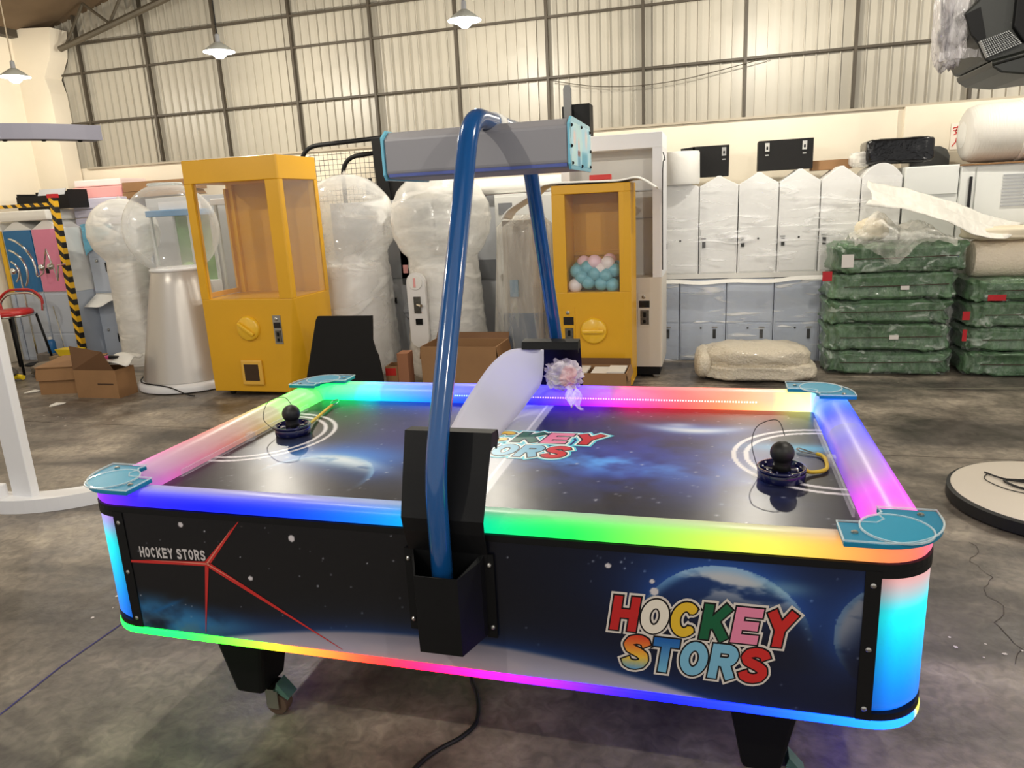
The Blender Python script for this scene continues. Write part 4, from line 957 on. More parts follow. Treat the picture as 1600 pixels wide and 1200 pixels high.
# basketball cage
t = thing('arcade_hoop_cage', 'black tube cage with net and side box on cabinets left of scoreboard', 'cage', (0, 4.72, 1.562))
def arcp(x0, zb, x1, zt, r): return [Vector((x0, 0, zb))] + rnd((x0, 0, zb), (x0, 0, zt), (x1, 0, zt + .03), r) + [Vector((x1, 0, zt + .03))]
MB().tube(arcp(-3.42, 0, -2.52, .56, .22), .022, 10).build('frame_tube', BLACKM, t, smooth=True)
MB().tube([p + Vector((0, .1, 0)) for p in arcp(-3.02, 0, -2.52, .44, .2)], .022, 10).build('frame_tube', BLACKM, t, smooth=True)
MB().prism([(-2.60, 0), (-2.46, 0), (-2.52, .60), (-2.62, .60)], -.02, .02, 'y').build('end_plate', BLACKM, t)
MB().prism([(-2.46, 0.0), (-2.36, .0), (-2.30, .18), (-2.36, .56), (-2.52, .60)], .0, .30, 'y').build('side_box', BLACKP, t)
b = MB()
for i in range(17):
    x = -3.38 + i * .05
    b.tube([(x, .12, .0), (x, .12, .50)], .0022, 4)
for j in range(10): b.tube([(-3.40, .12, .03 + j * .05), (-2.55, .12, .03 + j * .05)], .0022, 4)
b.build('net', BUMPER, t)['kind'] = 'stuff'
MB().box(-2.72, -.03, .06, -2.64, .03, .17).build('motor', BLACKM, t); MB().tube([(-2.68, 0, .17), (-2.68, 0, .22)], .02, 8).build('motor_cap', BUMPER, t)

# ------------------------------------------------------------------ wrapped peaked lockers and the row beneath
def peaked(x0, x1, y0, z0, zs, zp, lab, cat, round_top=False, group=None, body=LOCKW):
    t = thing('peaked_locker', lab, cat, (x0, y0, z0), group=group); w = x1 - x0 - .008; d = .45; hs = zs - z0; hp = zp - z0
    if round_top: top = [(w - w * i / 14, hs + (hp - hs) * math.sin(PI * i / 14) ** .8) for i in range(15)]
    else: top = [(w, hs), (w * .62, hp - .02), (w * .55, hp), (w * .45, hp), (w * .38, hp - .02), (0, hs)]
    MB().prism([(0, 0), (w, 0)] + top, .0, d, 'y').build('body', body, t, bevel=.004)
    db = MB().box(.012, -.010, .012, w - .012, -.002, hs * .52).build('door', body, t, bevel=.002)
    b = MB(); b.box(.018, -.013, hs * .40, .058, -.010, hs * .415); b.build('number_plate', STEEL, db)
    MB().box(.026, -.016, hs * .30, .054, -.010, hs * .385).build('lock', BLACKM, db)
    MB().lathe([(.009, -.010), (.009, -.014), (0, -.015)], (w * .52, 0, hs * .39), 10, 'y').build('key_hole', BLACKM, db)
    s = random.random() * 9
    b = MB().grid(lambda u, v: (-.002 + (w + .004) * u, -.022 - .010 * n3((u * 4, v * 8, s), s) - .004, hs * v + (0 if v < .99 else .01)), 10, 24); b.build('plastic_wrap', WRAPL, t, smooth=True)
    return t
xs = [.140, .470, .796, 1.122, 1.450, 1.756, 2.062]; zp = [1.60, 1.615, 1.625, 1.635, 1.64, 1.645]
nm = ['first', 'second', 'third', 'fourth', 'fifth', 'last']
for i in range(6):
    peaked(xs[i], xs[i + 1], 4.63, .785, 1.535, zp[i], 'wrapped white peaked locker, %s from the tall cabinet toward the bales' % nm[i] if i < 5 else 'wrapped white rounded locker, last of the upper row by white cabinet', 'locker', i == 5)
bt = MB()
pts = smoothpath([(.10, .735), (.3, .742), (.55, .735), (.8, .74), (1.1, .742), (1.28, .75), (1.45, .765), (2.1, .765)], 4)
b = MB().grid(lambda u, v: (pts[int(round(u * (len(pts) - 1)))][0], 4.552 + .03 * v, pts[int(round(u * (len(pts) - 1)))][1] - .03 * (1 - v) + .006 * math.sin(20 * u) - .004), len(pts) - 1, 2)
b.box(.13, 4.615, .742, 2.06, 5.08, .785)
tag(b.build('foam_strip', FOAM), 'white foam strip laid between upper and lower locker rows', 'foam strip')
low = [(-.11, .300), (.306, .706), (.712, 1.104), (1.110, 1.49), (1.496, 1.88)]
for i, (a, c) in enumerate(low):
    lab = ['narrow visible blue-grey locker beside the tall cabinet base', 'blue-grey lower locker above the left end of bubble pad', 'blue-grey lower locker behind middle of the bubble pad', 'blue-grey lower locker beside the green bale stack', 'blue-grey lower locker hidden behind green bales'][i]
    t = thing('lower_locker', lab, 'locker', (a, 4.62, 0)); w = c - a; h = .735
    MB().box(0, 0, 0, w, .46, h).build('body', LOCKB, t, bevel=.003)
    MB().box(.008, -.008, .355, w - .008, -.001, .715).build('upper_panel', LOCKB, t, bevel=.002)
    dd = MB().box(.014, -.010, .012, w - .014, -.002, .338).build('door', LOCKB, t, bevel=.002)
    MB().box(w * .73, -.014, .205, w * .80, -.009, .29).build('lock', BLACKM, dd); MB().box(w * .71, -.013, .30, w * .83, -.009, .312).build('number_plate', STEEL, dd)
    MB().lathe([(.009, -.010), (.009, -.014), (0, -.015)], (w * .47, 0, .30), 10, 'y').build('key_hole', BLACKM, dd)
    s = random.random() * 9
    b = MB().grid(lambda u, v: (w * u, -.02 - .008 * n3((u * 4, v * 7, s), s) - .003, h * v), 10, 18); b.build('plastic_wrap', WRAPL, t, smooth=True)
# things on top of the lockers
def latch_box(x0, x1, y0, z0, z1, lab, lat):
    t = thing('flight_case', lab, 'case', (x0, y0, z0)); w = x1 - x0; h = z1 - z0
    MB().box(0, 0, 0, w, .22, h).build('shell', BLACKP, t, bevel=.003)
    for u in lat:
        l = MB().box(w * u - .018, -.006, h - .09, w * u + .018, 0, h - .02).build('latch', STEEL, t); MB().box(w * u - .007, -.009, h - .075, w * u + .007, -.005, h - .05).build('latch_hole', BLACKM, l)
        MB().box(w * u - .014, -.004, h - .125, w * u + .014, 0, h - .115).build('latch_plate', STEEL, t)
    return t
latch_box(.40, .71, 4.78, 1.615, 1.875, 'black flight case with one latch showing behind the foam roll', (.86,))
MB_ = MB().prism([(.30, 1.845), (.42, 1.835), (.42, 1.875), (.30, 1.865)], 4.78, 5.0, 'y'); tag(MB_.build('black_strip', BLACKP), 'black strip poking out left above the upright white foam roll', 'board')
latch_box(.95, 1.39, 4.78, 1.64, 1.885, 'black flight case with two latches on the third and fourth lockers', (.16, .84))
tag(MB().lathe([(.0, 0), (.15, 0), (.158, .02), (.155, .26), (.15, .275), (0, .275)], (.31, 4.70, 1.56), 26).build('foam_roll', FOAM, smooth=True, angle=40), 'short white foam roll standing on the first wrapped locker', 'foam roll')
tag(MB().box(1.40, 4.9, 1.62, 1.72, 5.1, 1.70).build('cardboard_sheet', CARD), 'flat brown cardboard behind the fourth and fifth locker peaks', 'cardboard')
def soft(b, c, s, e=.35, n=40, k=24, nz=.04, seed=0, fold=0, fr=3):
    vs = []; fs = []
    sg = lambda v, p: math.copysign(abs(v) ** p, v)
    for j in range(k + 1):
        ph = -PI / 2 + PI * j / k
        for i in range(n):
            a = 2 * PI * i / n
            d = (sg(math.cos(ph), e) * sg(math.cos(a), e), sg(math.cos(ph), e) * sg(math.sin(a), e), sg(math.sin(ph), e))
            q = 1 + nz * n3((d[0] * fr * 2, d[1] * fr, d[2] * fr * .8), seed) + nz * .5 * n3((d[0] * fr * 7, d[1] * 3, d[2] * 5), seed + 3)
            if fold: q -= fold * math.exp(-((d[2] - .05 * math.sin(3 * d[0] + seed)) / .12) ** 2)
            vs.append((c[0] + s[0] * d[0] * (1 + (q - 1) * .35), c[1] + s[1] * d[1] * q, c[2] + s[2] * d[2] * (1 + (q - 1) * 1.2)))
    for j in range(k):
        for i in range(n): fs.append((j * n + i, j * n + (i + 1) % n, (j + 1) * n + (i + 1) % n, (j + 1) * n + i))
    return b.add(vs, fs)
BLKW = mat('black_shiny_wrap', (20, 20, 22), .15, bump=.6, bs=12)
tag(soft(MB(), (2.04, 4.86, 1.735), (.255, .17, .10), .22, seed=2, nz=.04).build('wrapped_bundle', BLKW, smooth=True), 'black shiny wrapped bundle lying on the rounded locker top', 'bundle')
tag(MB().prism([(2.20, 1.60), (2.50, 1.60), (2.50, 1.68), (2.475, 1.735), (2.42, 1.765), (2.20, 1.77)], 5.08, 5.12, 'y').build('rounded_board', mat('grey_board', (98, 100, 98), .4)), 'grey rounded board wrapped in film behind the black bundle', 'board')
tag(soft(MB(), (1.76, 4.84, 1.685), (.08, .12, .06), .6, seed=5, nz=.12).build('crumpled_wrap', WRAPD, smooth=True), 'crumpled clear wrap at the left end of the black bundle', 'plastic wrap')
# white cabinets right
GWH = mat('glossy_white', (236, 238, 234), .22)
t = cabinet('white_cabinet', 'glossy white low cabinet right of the rounded locker', 'cabinet', 2.07, 4.62, 2.46, 5.1, 1.60, GWH, ((0, 1, .02, .80), (0, 1, .86, .995)), (), False)
t = cabinet('white_cabinet', 'tall white cabinet with dark slit under the big foam roll', 'cabinet', 2.465, 4.62, 3.15, 5.1, 1.585, GWH, ((0, .16, .02, .99), (.16, 1, .02, .99)), (), False)
MB().box(.065, -.012, 1.22, .085, -.002, 1.50).build('slit', DARKW, t); MB().box(.33, -.012, .90, .345, -.002, 1.14).build('slit', DARKW, t)
b = MB()
for i in range(10): b.box(.30, -.008, 1.26 + i * .026, .62, -.001, 1.27 + i * .026)
b.build('vent_louvre', GREYCAB, t)['kind'] = 'stuff'
t = thing('foam_roll', 'big white foam roll lying on the white cabinet at right', 'foam roll', (2.50, 4.80, 1.828))
MB().lathe([(.10, 0), (.16, .005), (.20, .03), (.222, .09), (.226, .2), (.222, .8), (0, .8)], (0, 0, 0), 40, 'x').build('roll', mat('foam_roll_skin', (220, 216, 208), .55, bump=.25, bs=8, stretch=(14, 1, 1)), t, smooth=True)
MB().lathe([(.0, -.002), (.10, -.002), (.10, .01)], n=30, ax='x').build('roll_end', FOAM, t, smooth=True, angle=30); MB().lathe([(.229, .37), (.231, .38), (.231, .385), (.228, .40)], n=40, ax='x').build('roll_seam', FOAM, t)
tag(MB().prism([(2.47, 4.60), (3.2, 4.58), (3.2, 4.95), (2.5, 4.95)], 1.585, 1.597).build('cardboard_sheet', CARD), 'cardboard sheet beneath the big white foam roll', 'cardboard')
# bales
GREENM = mat('green_bale', (100, 130, 98), .34, var=.5, vs=7, bump=1.0, bs=9, stretch=(2.6, 1, 1.3), fold_shade=(24, 48, 32), coat=.2, world=True)  # shading of the folds is put into the green as dark noise
GREENS = [(1.475, 2.40, .0, .205), (1.465, 2.375, .20, .415), (1.465, 2.365, .41, .61), (1.475, 2.385, .605, .815), (1.475, 2.43, .81, 1.04)]
lab1 = ['bottom green bale of the left stack on the floor', 'second green bale from the floor in the left stack', 'middle green bale of the left stack with shiny folds', 'fourth green bale from the floor in the left stack', 'topmost green bale of the left stack under clear plastic']
LBL = mat('paper_tag', (226, 220, 214), .6)
def bale(x0, x1, z0, z1, y, lab, seed, tagpos=None):
    t = thing('green_bale', lab, 'bale', ((x0 + x1) / 2, y + .23, (z0 + z1) / 2), group=None)
    soft(MB(), (0, 0, 0), ((x1 - x0) / 2, .235, (z1 - z0) / 2 * .95), .26, 96, 28, .15, seed, .17, 3.4).build('cloth_pack', GREENM, t, smooth=True)
    soft(MB(), (0, 0, 0), ((x1 - x0) / 2 * 1.005, .242, (z1 - z0) / 2 * .97), .26, 56, 16, .09, seed + 7, .06, 5).build('clear_wrap', film('bale_wrap', (215, 228, 215), .02, .12, 1.0, 9, (3, 1, 1.5), .12, face=.12, crease_glint=.5, cs=(4, 2, 7)), t, smooth=True)
    MB().tube([(-(x1 - x0) * .38, -.238, .0), (0, -.246, .004), ((x1 - x0) * .42, -.238, .012)], .004, 5).build('strap', mat('dark_strap', (70, 60, 50), .6), t)
    if tagpos:
        for (u, v, w, h, m) in tagpos:
            o = MB().box(-w / 2, -.003, -h / 2, w / 2, .0, h / 2).build('paper_label' if m is LBL else 'red_label', m, t, loc=(u, -.252, v)); o.rotation_euler = (0, .15 if m is REDP else 0, 0)
    return t
RD = mat('red_tag', (186, 24, 34), .5)
bale(*GREENS[0], 4.12, lab1[0], 1); bale(*GREENS[1], 4.10, lab1[1], 2, [(.04, .008, .065, .035, LBL)]); bale(*GREENS[2], 4.11, lab1[2], 3)
bale(*GREENS[3], 4.10, lab1[3], 4, [(.08, -.01, .06, .03, LBL), (-.475, .09, .07, .075, RD)]); t = bale(*GREENS[4], 4.08, lab1[4], 5, [(-.36, -.01, .085, .10, LBL)])
lab2 = ['bottom green bale of the right stack', 'second green bale of the right stack', 'third green bale of the right stack', 'uppermost green bale in the right stack beneath beige roll']
for i, (z0, z1) in enumerate(((.0, .19), (.185, .385), (.38, .575), (.57, .75))): bale(2.47, 3.42, z0, z1, 4.12 + .01 * (i % 2), lab2[i], 11 + i, [(-.30, -.05, .12, .045, RD)] if i == 3 else [(-.495, .0, .05, .065, RD)] if i == 2 else [(-.49, .04, .03, .09, RD)] if i == 1 else None)
t = thing('foam_roll', 'beige bubble wrap roll lying on the right bale stack', 'foam roll', (2.50, 4.36, .885))
MB().lathe([(.0, 0), (.10, .0), (.135, .015), (.145, .05), (.147, .5), (.145, .95), (0, .95)], (0, 0, 0), 34, 'x').build('roll', mat('beige_bubble', (236, 222, 200), .6, bump=.5, bs=60), t, smooth=True, angle=50)
# loose plastic and folded sheets on the bales
PLAS = film('loose_plastic', (244, 240, 230), .14, .14, .8, 6, (1, 1, 1), .3, crease_glint=.5, cs=(3, 3, 3))
b = MB()
def crumple(u, v):
    x = 1.63 + .70 * u; y = 4.055 + .48 * v
    z = 1.060 + .21 * math.exp(-((u - .26) / .20) ** 2 - ((v - .42) / .38) ** 2) + .13 * math.exp(-((u - .68) / .2) ** 2 - ((v - .5) / .4) ** 2) + .03 * n3((u * 11, v * 9, 1), 4)
    if v < .2: z -= (.2 - v) * (1.05 * max(0, 1 - abs(u - .36) / .30) + .15); y = 4.035 + .12 * v
    return (x, y, z)
b.grid(crumple, 44, 30); o = b.build('loose_plastic', PLAS, smooth=True); tag(o, 'crumpled clear plastic heaped on top of the left green bales', 'plastic sheet')
tag(soft(MB(), (1.79, 4.30, 1.135), (.12, .13, .085), .8, seed=8, nz=.12).build('bundled_foam', mat('cream_foam', (228, 216, 190), .6), smooth=True), 'cream bundle wrapped in plastic on the left bale stack', 'bundle')
NE = smoothpath([(1.70, 4.10, 1.335), (1.95, 4.09, 1.275), (2.2, 4.08, 1.19), (2.4, 4.08, 1.10), (2.62, 4.08, 1.035)], 5)
FE = smoothpath([(1.80, 4.46, 1.50), (2.05, 4.46, 1.43), (2.35, 4.46, 1.33), (2.6, 4.46, 1.24), (2.92, 4.46, 1.135)], 5)
b = MB().grid(lambda u, v: tuple(NE[int(round(u * 20))].lerp(FE[int(round(u * 20))], v) + Vector((.03 * math.sin(5 * v), .02 * math.sin(9 * u), .02 * n3((u * 8, v * 5, 0), 2) + .012 * math.sin(14 * v + 3 * u)))), 20, 14)
o = b.build('foam_wrap', film('foam_sheet_film', (240, 237, 228), .66, .4, .3, 5, (3, 1, 1), .25), smooth=True); q = o.modifiers.new('thickness', 'SOLIDIFY'); q.thickness = .003; tag(o, 'white foam sheet sloping down to the right over the bales', 'foam sheet')
tag(soft(MB(), (2.9, 4.36, 1.075), (.45, .18, .05), .4, seed=12, nz=.1).build('bundled_foam', mat('cream_foam', (222, 206, 178), .6), smooth=True), 'flattened cream bundle on the beige bubble wrap roll', 'bundle')
# folded bubble pad on the floor
t = thing('folded_bubble_wrap', 'folded beige bubble wrap pad lying on the floor before blue-grey lockers', 'bubble wrap', (.93, 4.02, 0))
PADM = mat('pad_bubble', (214, 203, 182), .5, bump=.7, bs=55, coat=.2)
soft(MB(), (.02, 0, .075), (.45, .25, .078), .55, 60, 22, .10, 3, 0, 3).build('folded_layer', PADM, t, smooth=True)
soft(MB(), (.0, .01, .185), (.42, .25, .10), .72, 60, 22, .10, 6, 0, 3).build('folded_layer', PADM, t, smooth=True)
soft(MB(), (-.40, 0, .13), (.075, .24, .115), .7, 30, 16, .05, 9).build('fold_edge', PADM, t, smooth=True)
# red and white sign with two characters
t = thing('wall_sign', 'white paper sign with red characters on the back wall at right', 'sign', (2.535, 5.247, 1.735))
MB().box(0, -.004, 0, .15, 0, .215).build('paper', mat('sign_paper', (238, 228, 216), .7), t)
def stroke(b, pts, w=.0045):
    for p, q in zip(pts[:-1], pts[1:]):
        dx, dz = q[0] - p[0], q[1] - p[1]; l = math.hypot(dx, dz); nx, nz = -dz / l * w, dx / l * w
        b.add([(p[0] + nx, -.0055, p[1] + nz), (q[0] + nx, -.0055, q[1] + nz), (q[0] - nx, -.0055, q[1] - nz), (p[0] - nx, -.0055, p[1] - nz)], [(0, 1, 2, 3)])
SR = mat('sign_red', (206, 60, 56), .6)
b = MB(); ox, oz, s = .012, .120, .07
for st in ([(.5, 1), (.5, .86)], [(.08, .70), (.10, .84), (.92, .84), (.90, .70)], [(.05, .5), (.95, .5)], [(.48, .74), (.28, .36), (.62, .18), (.85, .0)], [(.68, .5), (.5, .2), (.15, .0)]): stroke(b, [(ox + x * s, oz + z * s) for x, z in st])
b.build('printed_character', SR, t)
b = MB(); oz = .025
for st in ([(.5, 1), (.45, .55), (.05, 0)], [(.47, .6), (.65, .3), (.97, 0)]): stroke(b, [(ox + x * s, oz + z * s) for x, z in st])
b.build('printed_character', SR, t)
tag(MB().tube(smoothpath([(-.95, 5.24, 2.60), (-.52, 5.24, 2.51), (-.1, 5.24, 2.48), (.3, 5.24, 2.50), (.7, 5.24, 2.56), (1.05, 5.24, 2.62)], 6), .004, 5).build('slack_wire', STEELD), 'thin slack wire hanging across the corrugated wall', 'wire')

# ------------------------------------------------------------------ far left corner
DB = mat('door_blue', (20, 108, 166), .4); DP = mat('door_pink', (226, 136, 168), .4); DY = mat('door_yellow', (240, 190, 40), .4)
for x0, x1, m, lab in ((-7.08, -7.01, DY, 'locker with yellow door at the left edge'), (-7.0, -6.60, DB, 'locker with blue door behind chrome wire figure'), (-6.595, -6.19, DP, 'locker with pink door left of hazard striped post')):
    t = thing('coloured_locker', lab, 'locker', (x0, 4.35, 0)); w = x1 - x0 - .006
    MB().box(0, 0, 0, w, .45, .77).build('lower_body', LOCKB, t, bevel=.004)
    MB().prism([(0, .77), (w, .77), (w, 1.46), (w * .58, 1.55), (w * .42, 1.55), (0, 1.46)], .012, .45, 'y').build('upper_body', LOCKW, t, bevel=.004)
    dd = MB().box(.004, -.004, .78, w - .004, .012, 1.455).build('door', m, t, bevel=.003)
    if w > .1: MB().box(w * .26, -.012, .98, w * .36, -.003, 1.04).build('lock', BLACKM, dd)
    MB().box(.01, -.006, .32, w - .01, 0, .75).build('upper_panel', LOCKB, t, bevel=.003); MB().box(.01, -.006, .03, w - .01, 0, .30).build('lower_door', LOCKB, t, bevel=.003)
tag(MB().box(-7.0, 4.30, 1.553, -6.30, 4.75, 1.66).build('foam_boards', FOAM, bevel=.012), 'white foam board lying flat on the coloured lockers', 'foam board')
t = thing('black_crate', 'open black crate on the white foam board at left', 'crate', (-6.72, 4.36, 1.665))
for bx in ((0, 0, 0, .70, .012, .14), (0, .25, 0, .70, .262, .19), (0, .012, 0, .012, .25, .17), (.688, .012, 0, .70, .25, .19), (0.012, .012, 0, .688, .25, .008)): MB().box(*bx).build('crate_panel', BLACKP, t)
o = MB().box(0, 0, 0, .36, .006, .10).build('tilted_panel', GREYCAB, t, loc=(.22, .06, .12)); o.rotation_euler = (-.5, 0, 0)
# chrome wire figure
t = thing('chrome_wire_figure', 'chrome wire figure of arcs, zigzag and two balls before coloured doors', 'wire figure', (-6.76, 4.14, 0))
for R, a0, a1 in ((.36, 78, -8), (.235, 80, -40), (.12, 70, -60)):
    MB().tube([(R * math.cos(math.radians(a0 + (a1 - a0) * i / 16)), 0, 1.02 + R * math.sin(math.radians(a0 + (a1 - a0) * i / 16))) for i in range(17)], .011, 8).build('arc_rod', CHROME, t, smooth=True)
MB().tube([(.357, 0, .97), (.38, 0, .965), (.45, 0, 1.0), (.48, 0, 1.08), (.545, 0, 1.25), (.59, 0, 1.08), (.60, 0, 1.05), (.625, 0, .92), (.665, 0, 1.08), (.76, 0, 1.09)], .009, 8).build('zigzag_rod', CHROME, t)
for x, z in ((.455, 1.06), (.575, 1.07), (.06, 1.03)): MB().sph((x, -.01, z), .036, 14, 10).build('ball', CHROME, t, smooth=True)
MB().tube([(.12, .01, 0), (.12, .01, 1.06)], .010, 8).build('support_rod', CHROME, t); MB().lathe([(.14, 0), (.14, .012), (0, .014)], (.12, .01, 0), 20).build('foot', BLACKM, t)
# hazard striped frame
def hazard():
    m = bpy.data.materials.new('hazard_tape'); m.use_nodes = True; nt = m.node_tree; N = nt.nodes; L = nt.links; b = N['Principled BSDF']; b.inputs['Roughness'].default_value = .4
    g = N.new('ShaderNodeTexCoord'); s = N.new('ShaderNodeSeparateXYZ'); L.new(g.outputs['Object'], s.inputs[0])
    a = N.new('ShaderNodeMath'); a.operation = 'ADD'; L.new(s.outputs['X'], a.inputs[0]); L.new(s.outputs['Z'], a.inputs[1])
    k = N.new('ShaderNodeMath'); k.operation = 'MULTIPLY'; k.inputs[1].default_value = 8.2; L.new(a.outputs[0], k.inputs[0])
    f = N.new('ShaderNodeMath'); f.operation = 'FRACT'; L.new(k.outputs[0], f.inputs[0])
    c = N.new('ShaderNodeMath'); c.operation = 'GREATER_THAN'; c.inputs[1].default_value = .5; L.new(f.outputs[0], c.inputs[0])
    x = N.new('ShaderNodeMix'); x.data_type = 'RGBA'; x.inputs[6].default_value = l4((240, 186, 30)); x.inputs[7].default_value = l4((26, 24, 22))
    L.new(c.outputs[0], x.inputs[0]); L.new(x.outputs[2], b.inputs['Base Color']); return m
HZ = hazard()
t = thing('hazard_post_frame', 'yellow and black striped post with striped top bar before lockers', 'post', (-6.105, 4.25, 0))
MB().box(-.03, -.03, .0, .03, .03, 1.77).build('post', HZ, t); MB().box(-1.004, -.018, 1.69, -.03, .018, 1.725).build('top_bar', HZ, t); MB().box(-.042, -.035, 1.77, .042, .035, 1.81).build('red_cap', RD, t)
# grey lockers left with foam sheet between tiers
for i, (x0, x1) in enumerate(((-6.17, -5.78), (-5.77, -5.38))):
    lab = ['left upper grey locker behind the striped post', 'right upper grey locker beside the wrapped globe machine'][i]
    t = thing('grey_locker', lab, 'locker', (x0, 4.63, .72)); w = x1 - x0
    MB().box(0, 0, 0, w, .45, .74).build('body', LOCKB, t, bevel=.004); dd = MB().box(.01, -.008, .02, w - .01, 0, .40).build('door', LOCKB, t, bevel=.002); MB().box(w * .55, -.016, .24, w * .64, -.006, .34).build('lock', BLACKM, dd); MB().sph((w * .28, -.012, .36), .018, 10, 8).build('knob', STEEL, dd)
    t = thing('grey_locker', lab.replace('upper', 'lower'), 'locker', (x0, 4.63, 0))
    MB().box(0, 0, 0, w, .45, .68).build('body', LOCKB, t, bevel=.004); dd = MB().box(.01, -.008, .02, w - .01, 0, .34).build('door', LOCKB, t, bevel=.002); MB().box(w * .55, -.016, .16, w * .64, -.006, .26).build('lock', BLACKM, dd); MB().sph((w * .25, -.012, .30), .016, 10, 8).build('knob', STEEL, dd)
b = MB().grid(lambda u, v: (-6.175 + .78 * u, 4.44 + .185 * v, .700 - (1 - v) * (.07 + .05 * math.sin(1 + 5 * u)) + .008 * math.sin(16 * u)), 24, 6); b.box(-6.17, 4.63, .683, -5.40, 5.05, .717)
o = b.build('foam_wrap', FOAM, smooth=False); tag(o, 'white foam sheet hanging between upper and lower grey lockers at left', 'foam sheet')
b = MB().grid(lambda u, v: (-6.17 + .40 * u, 4.60 - .03 * n3((u * 8, v * 8, 3), 1) * .6, 1.48 - v * (.34 - .26 * u) + .01 * math.sin(12 * u)), 18, 14)
o = b.build('blue_film', film('blue_film', (120, 196, 228), .8, .15, .8, 12, (1, 1, 1), .2), smooth=True); tag(o, 'light blue plastic film draped over the upper grey locker', 'plastic film')
# foam stacks and cardboard above
for z0, z1, x1, lab in ((1.465, 1.55, -5.62, 'lowest lilac white foam board on the grey lockers'), (1.555, 1.64, -5.65, 'middle lilac white foam board on the grey lockers'), (1.645, 1.76, -5.60, 'top lilac white foam board on the grey lockers')):
    tag(MB().box(-6.25, 4.62, z0, x1, 5.04, z1).build('foam_board', FOAML, bevel=.012), lab, 'foam board')
tag(MB().box(-6.42, 4.82, 1.765, -5.74, 5.24, 1.885).build('pink_foam_board', FOAMP, bevel=.012), 'pink foam board on the foam stack in the left corner', 'foam board')
tag(MB().box(-6.40, 4.84, 1.89, -5.76, 5.24, 1.965).build('foam_board', mat('pale_pink_foam', (246, 224, 220), .8), bevel=.014), 'pale pink foam board topmost on the stack in the left corner', 'foam board')
cabinet('cabinet', 'grey cabinet behind the silver globe machine', 'cabinet', -5.36, 4.70, -4.3, 5.15, 1.72, GREYCAB)
tag(MB().prism([(-5.66, 1.735), (-4.86, 1.75), (-4.90, 1.80), (-5.64, 1.80)], 4.72, 5.1, 'y').build('cardboard_tray', mat('dark_card', (138, 104, 66), .8)), 'lower brown cardboard tray behind the clear bubble', 'cardboard')
tag(MB().box(-5.66, 4.75, 1.805, -4.85, 5.1, 1.905).build('cardboard_box', CARD), 'flat cardboard box on the tray behind the clear bubble', 'box')
# glass cabinets behind the silver machine
BT = mat('blue_trim_plastic', (92, 150, 200), .3)
def glass_cab(x0, x1, y, z0, z1, lab, trim, back, pal):
    t = thing('glass_cabinet', lab, 'cabinet', (x0, y, 0)); w = x1 - x0; d = .36
    MB().box(0, 0, 0, w, d, z0).build('base', WHITE, t, bevel=.004); MB().box(-.02, -.02, z1, w + .02, d, z1 + .06).build('top_trim', trim, t, bevel=.006)
    for x in (0, w - .025):
        for yy in (0, d - .025): MB().box(x, yy, z0, x + .025, yy + .025, z1).build('corner_post', mat('clear_grey', (190, 196, 196), .25), t)
    MB().box(.02, d - .02, z0, w - .02, d - .012, z1).build('back_panel', back, t); MB().box(.025, .004, z0, w - .025, .008, z1).build('front_glass', GLASS, t)
    for i, (u, v, r, m) in enumerate(pal): MB().sph((w * u, d * .5, z0 + r * 1.02 + v), r, 16, 10, (1, .8, 1)).build('toy', m, t, smooth=True)
    return t
GRN = mat('leaf_green', (110, 160, 96), .5, var=.2); 
glass_cab(-4.83, -4.36, 4.12, .86, 1.52, 'glass cabinet with blue top and green inside behind the clear bubble', BT, GRN, [(.5, .0, .10, mat('toy_green', (120, 170, 80), .5)), (.78, .1, .06, mat('toy_cream', (214, 190, 130), .5))])
tag(MB().box(-4.72, 4.15, 1.583, -4.38, 4.35, 1.66).build('paper_box', WHITE), 'white box on top of the blue trimmed glass cabinet', 'box')
glass_cab(-4.06, -3.64, 4.12, .78, 1.60, 'white framed glass cabinet seen through the left yellow machine', WHITE, mat('dim_back', (150, 158, 152), .5), [(.4, 0, .11, mat('toy_teal', (70, 120, 130), .5)), (.6, .18, .08, mat('toy_lime', (190, 205, 70), .5))])
# chair
t = thing('metal_chair', 'red seated metal chair with curved chrome back at left edge', 'chair', (-6.48, 3.80, 0), .15)
MB().lathe([(.0, .0), (.20, 0), (.215, .015), (.215, .04), (.19, .058), (0, .062)], (0, 0, .60), 28).build('seat', mat('red_vinyl', (176, 34, 32), .35), t, smooth=True, angle=60)
MB().tube([(.222 * math.cos(2 * PI * i / 28), .222 * math.sin(2 * PI * i / 28), .60) for i in range(28)], .011, 8, True).build('seat_ring', CHROME, t)
for sx, sy in ((-1, -1), (1, -1), (-1, 1), (1, 1)): MB().tube([(sx * .16, sy * .16, .60), (sx * .21, sy * .22, 0.005)], .013, 8).build('leg', BLACKM, t, smooth=True)
for z, m in ((.80, CHROME), (.835, mat('red_vinyl', (176, 34, 32), .35))):
    MB().tube(smoothpath([(-.24, .17, .62), (-.24, .18, z - .08), (-.14, .19, z), (0, .195, z + .012), (.14, .19, z), (.24, .18, z - .08), (.24, .17, .62)], 6), .014, 8).build('back_rail', m, t, smooth=True)
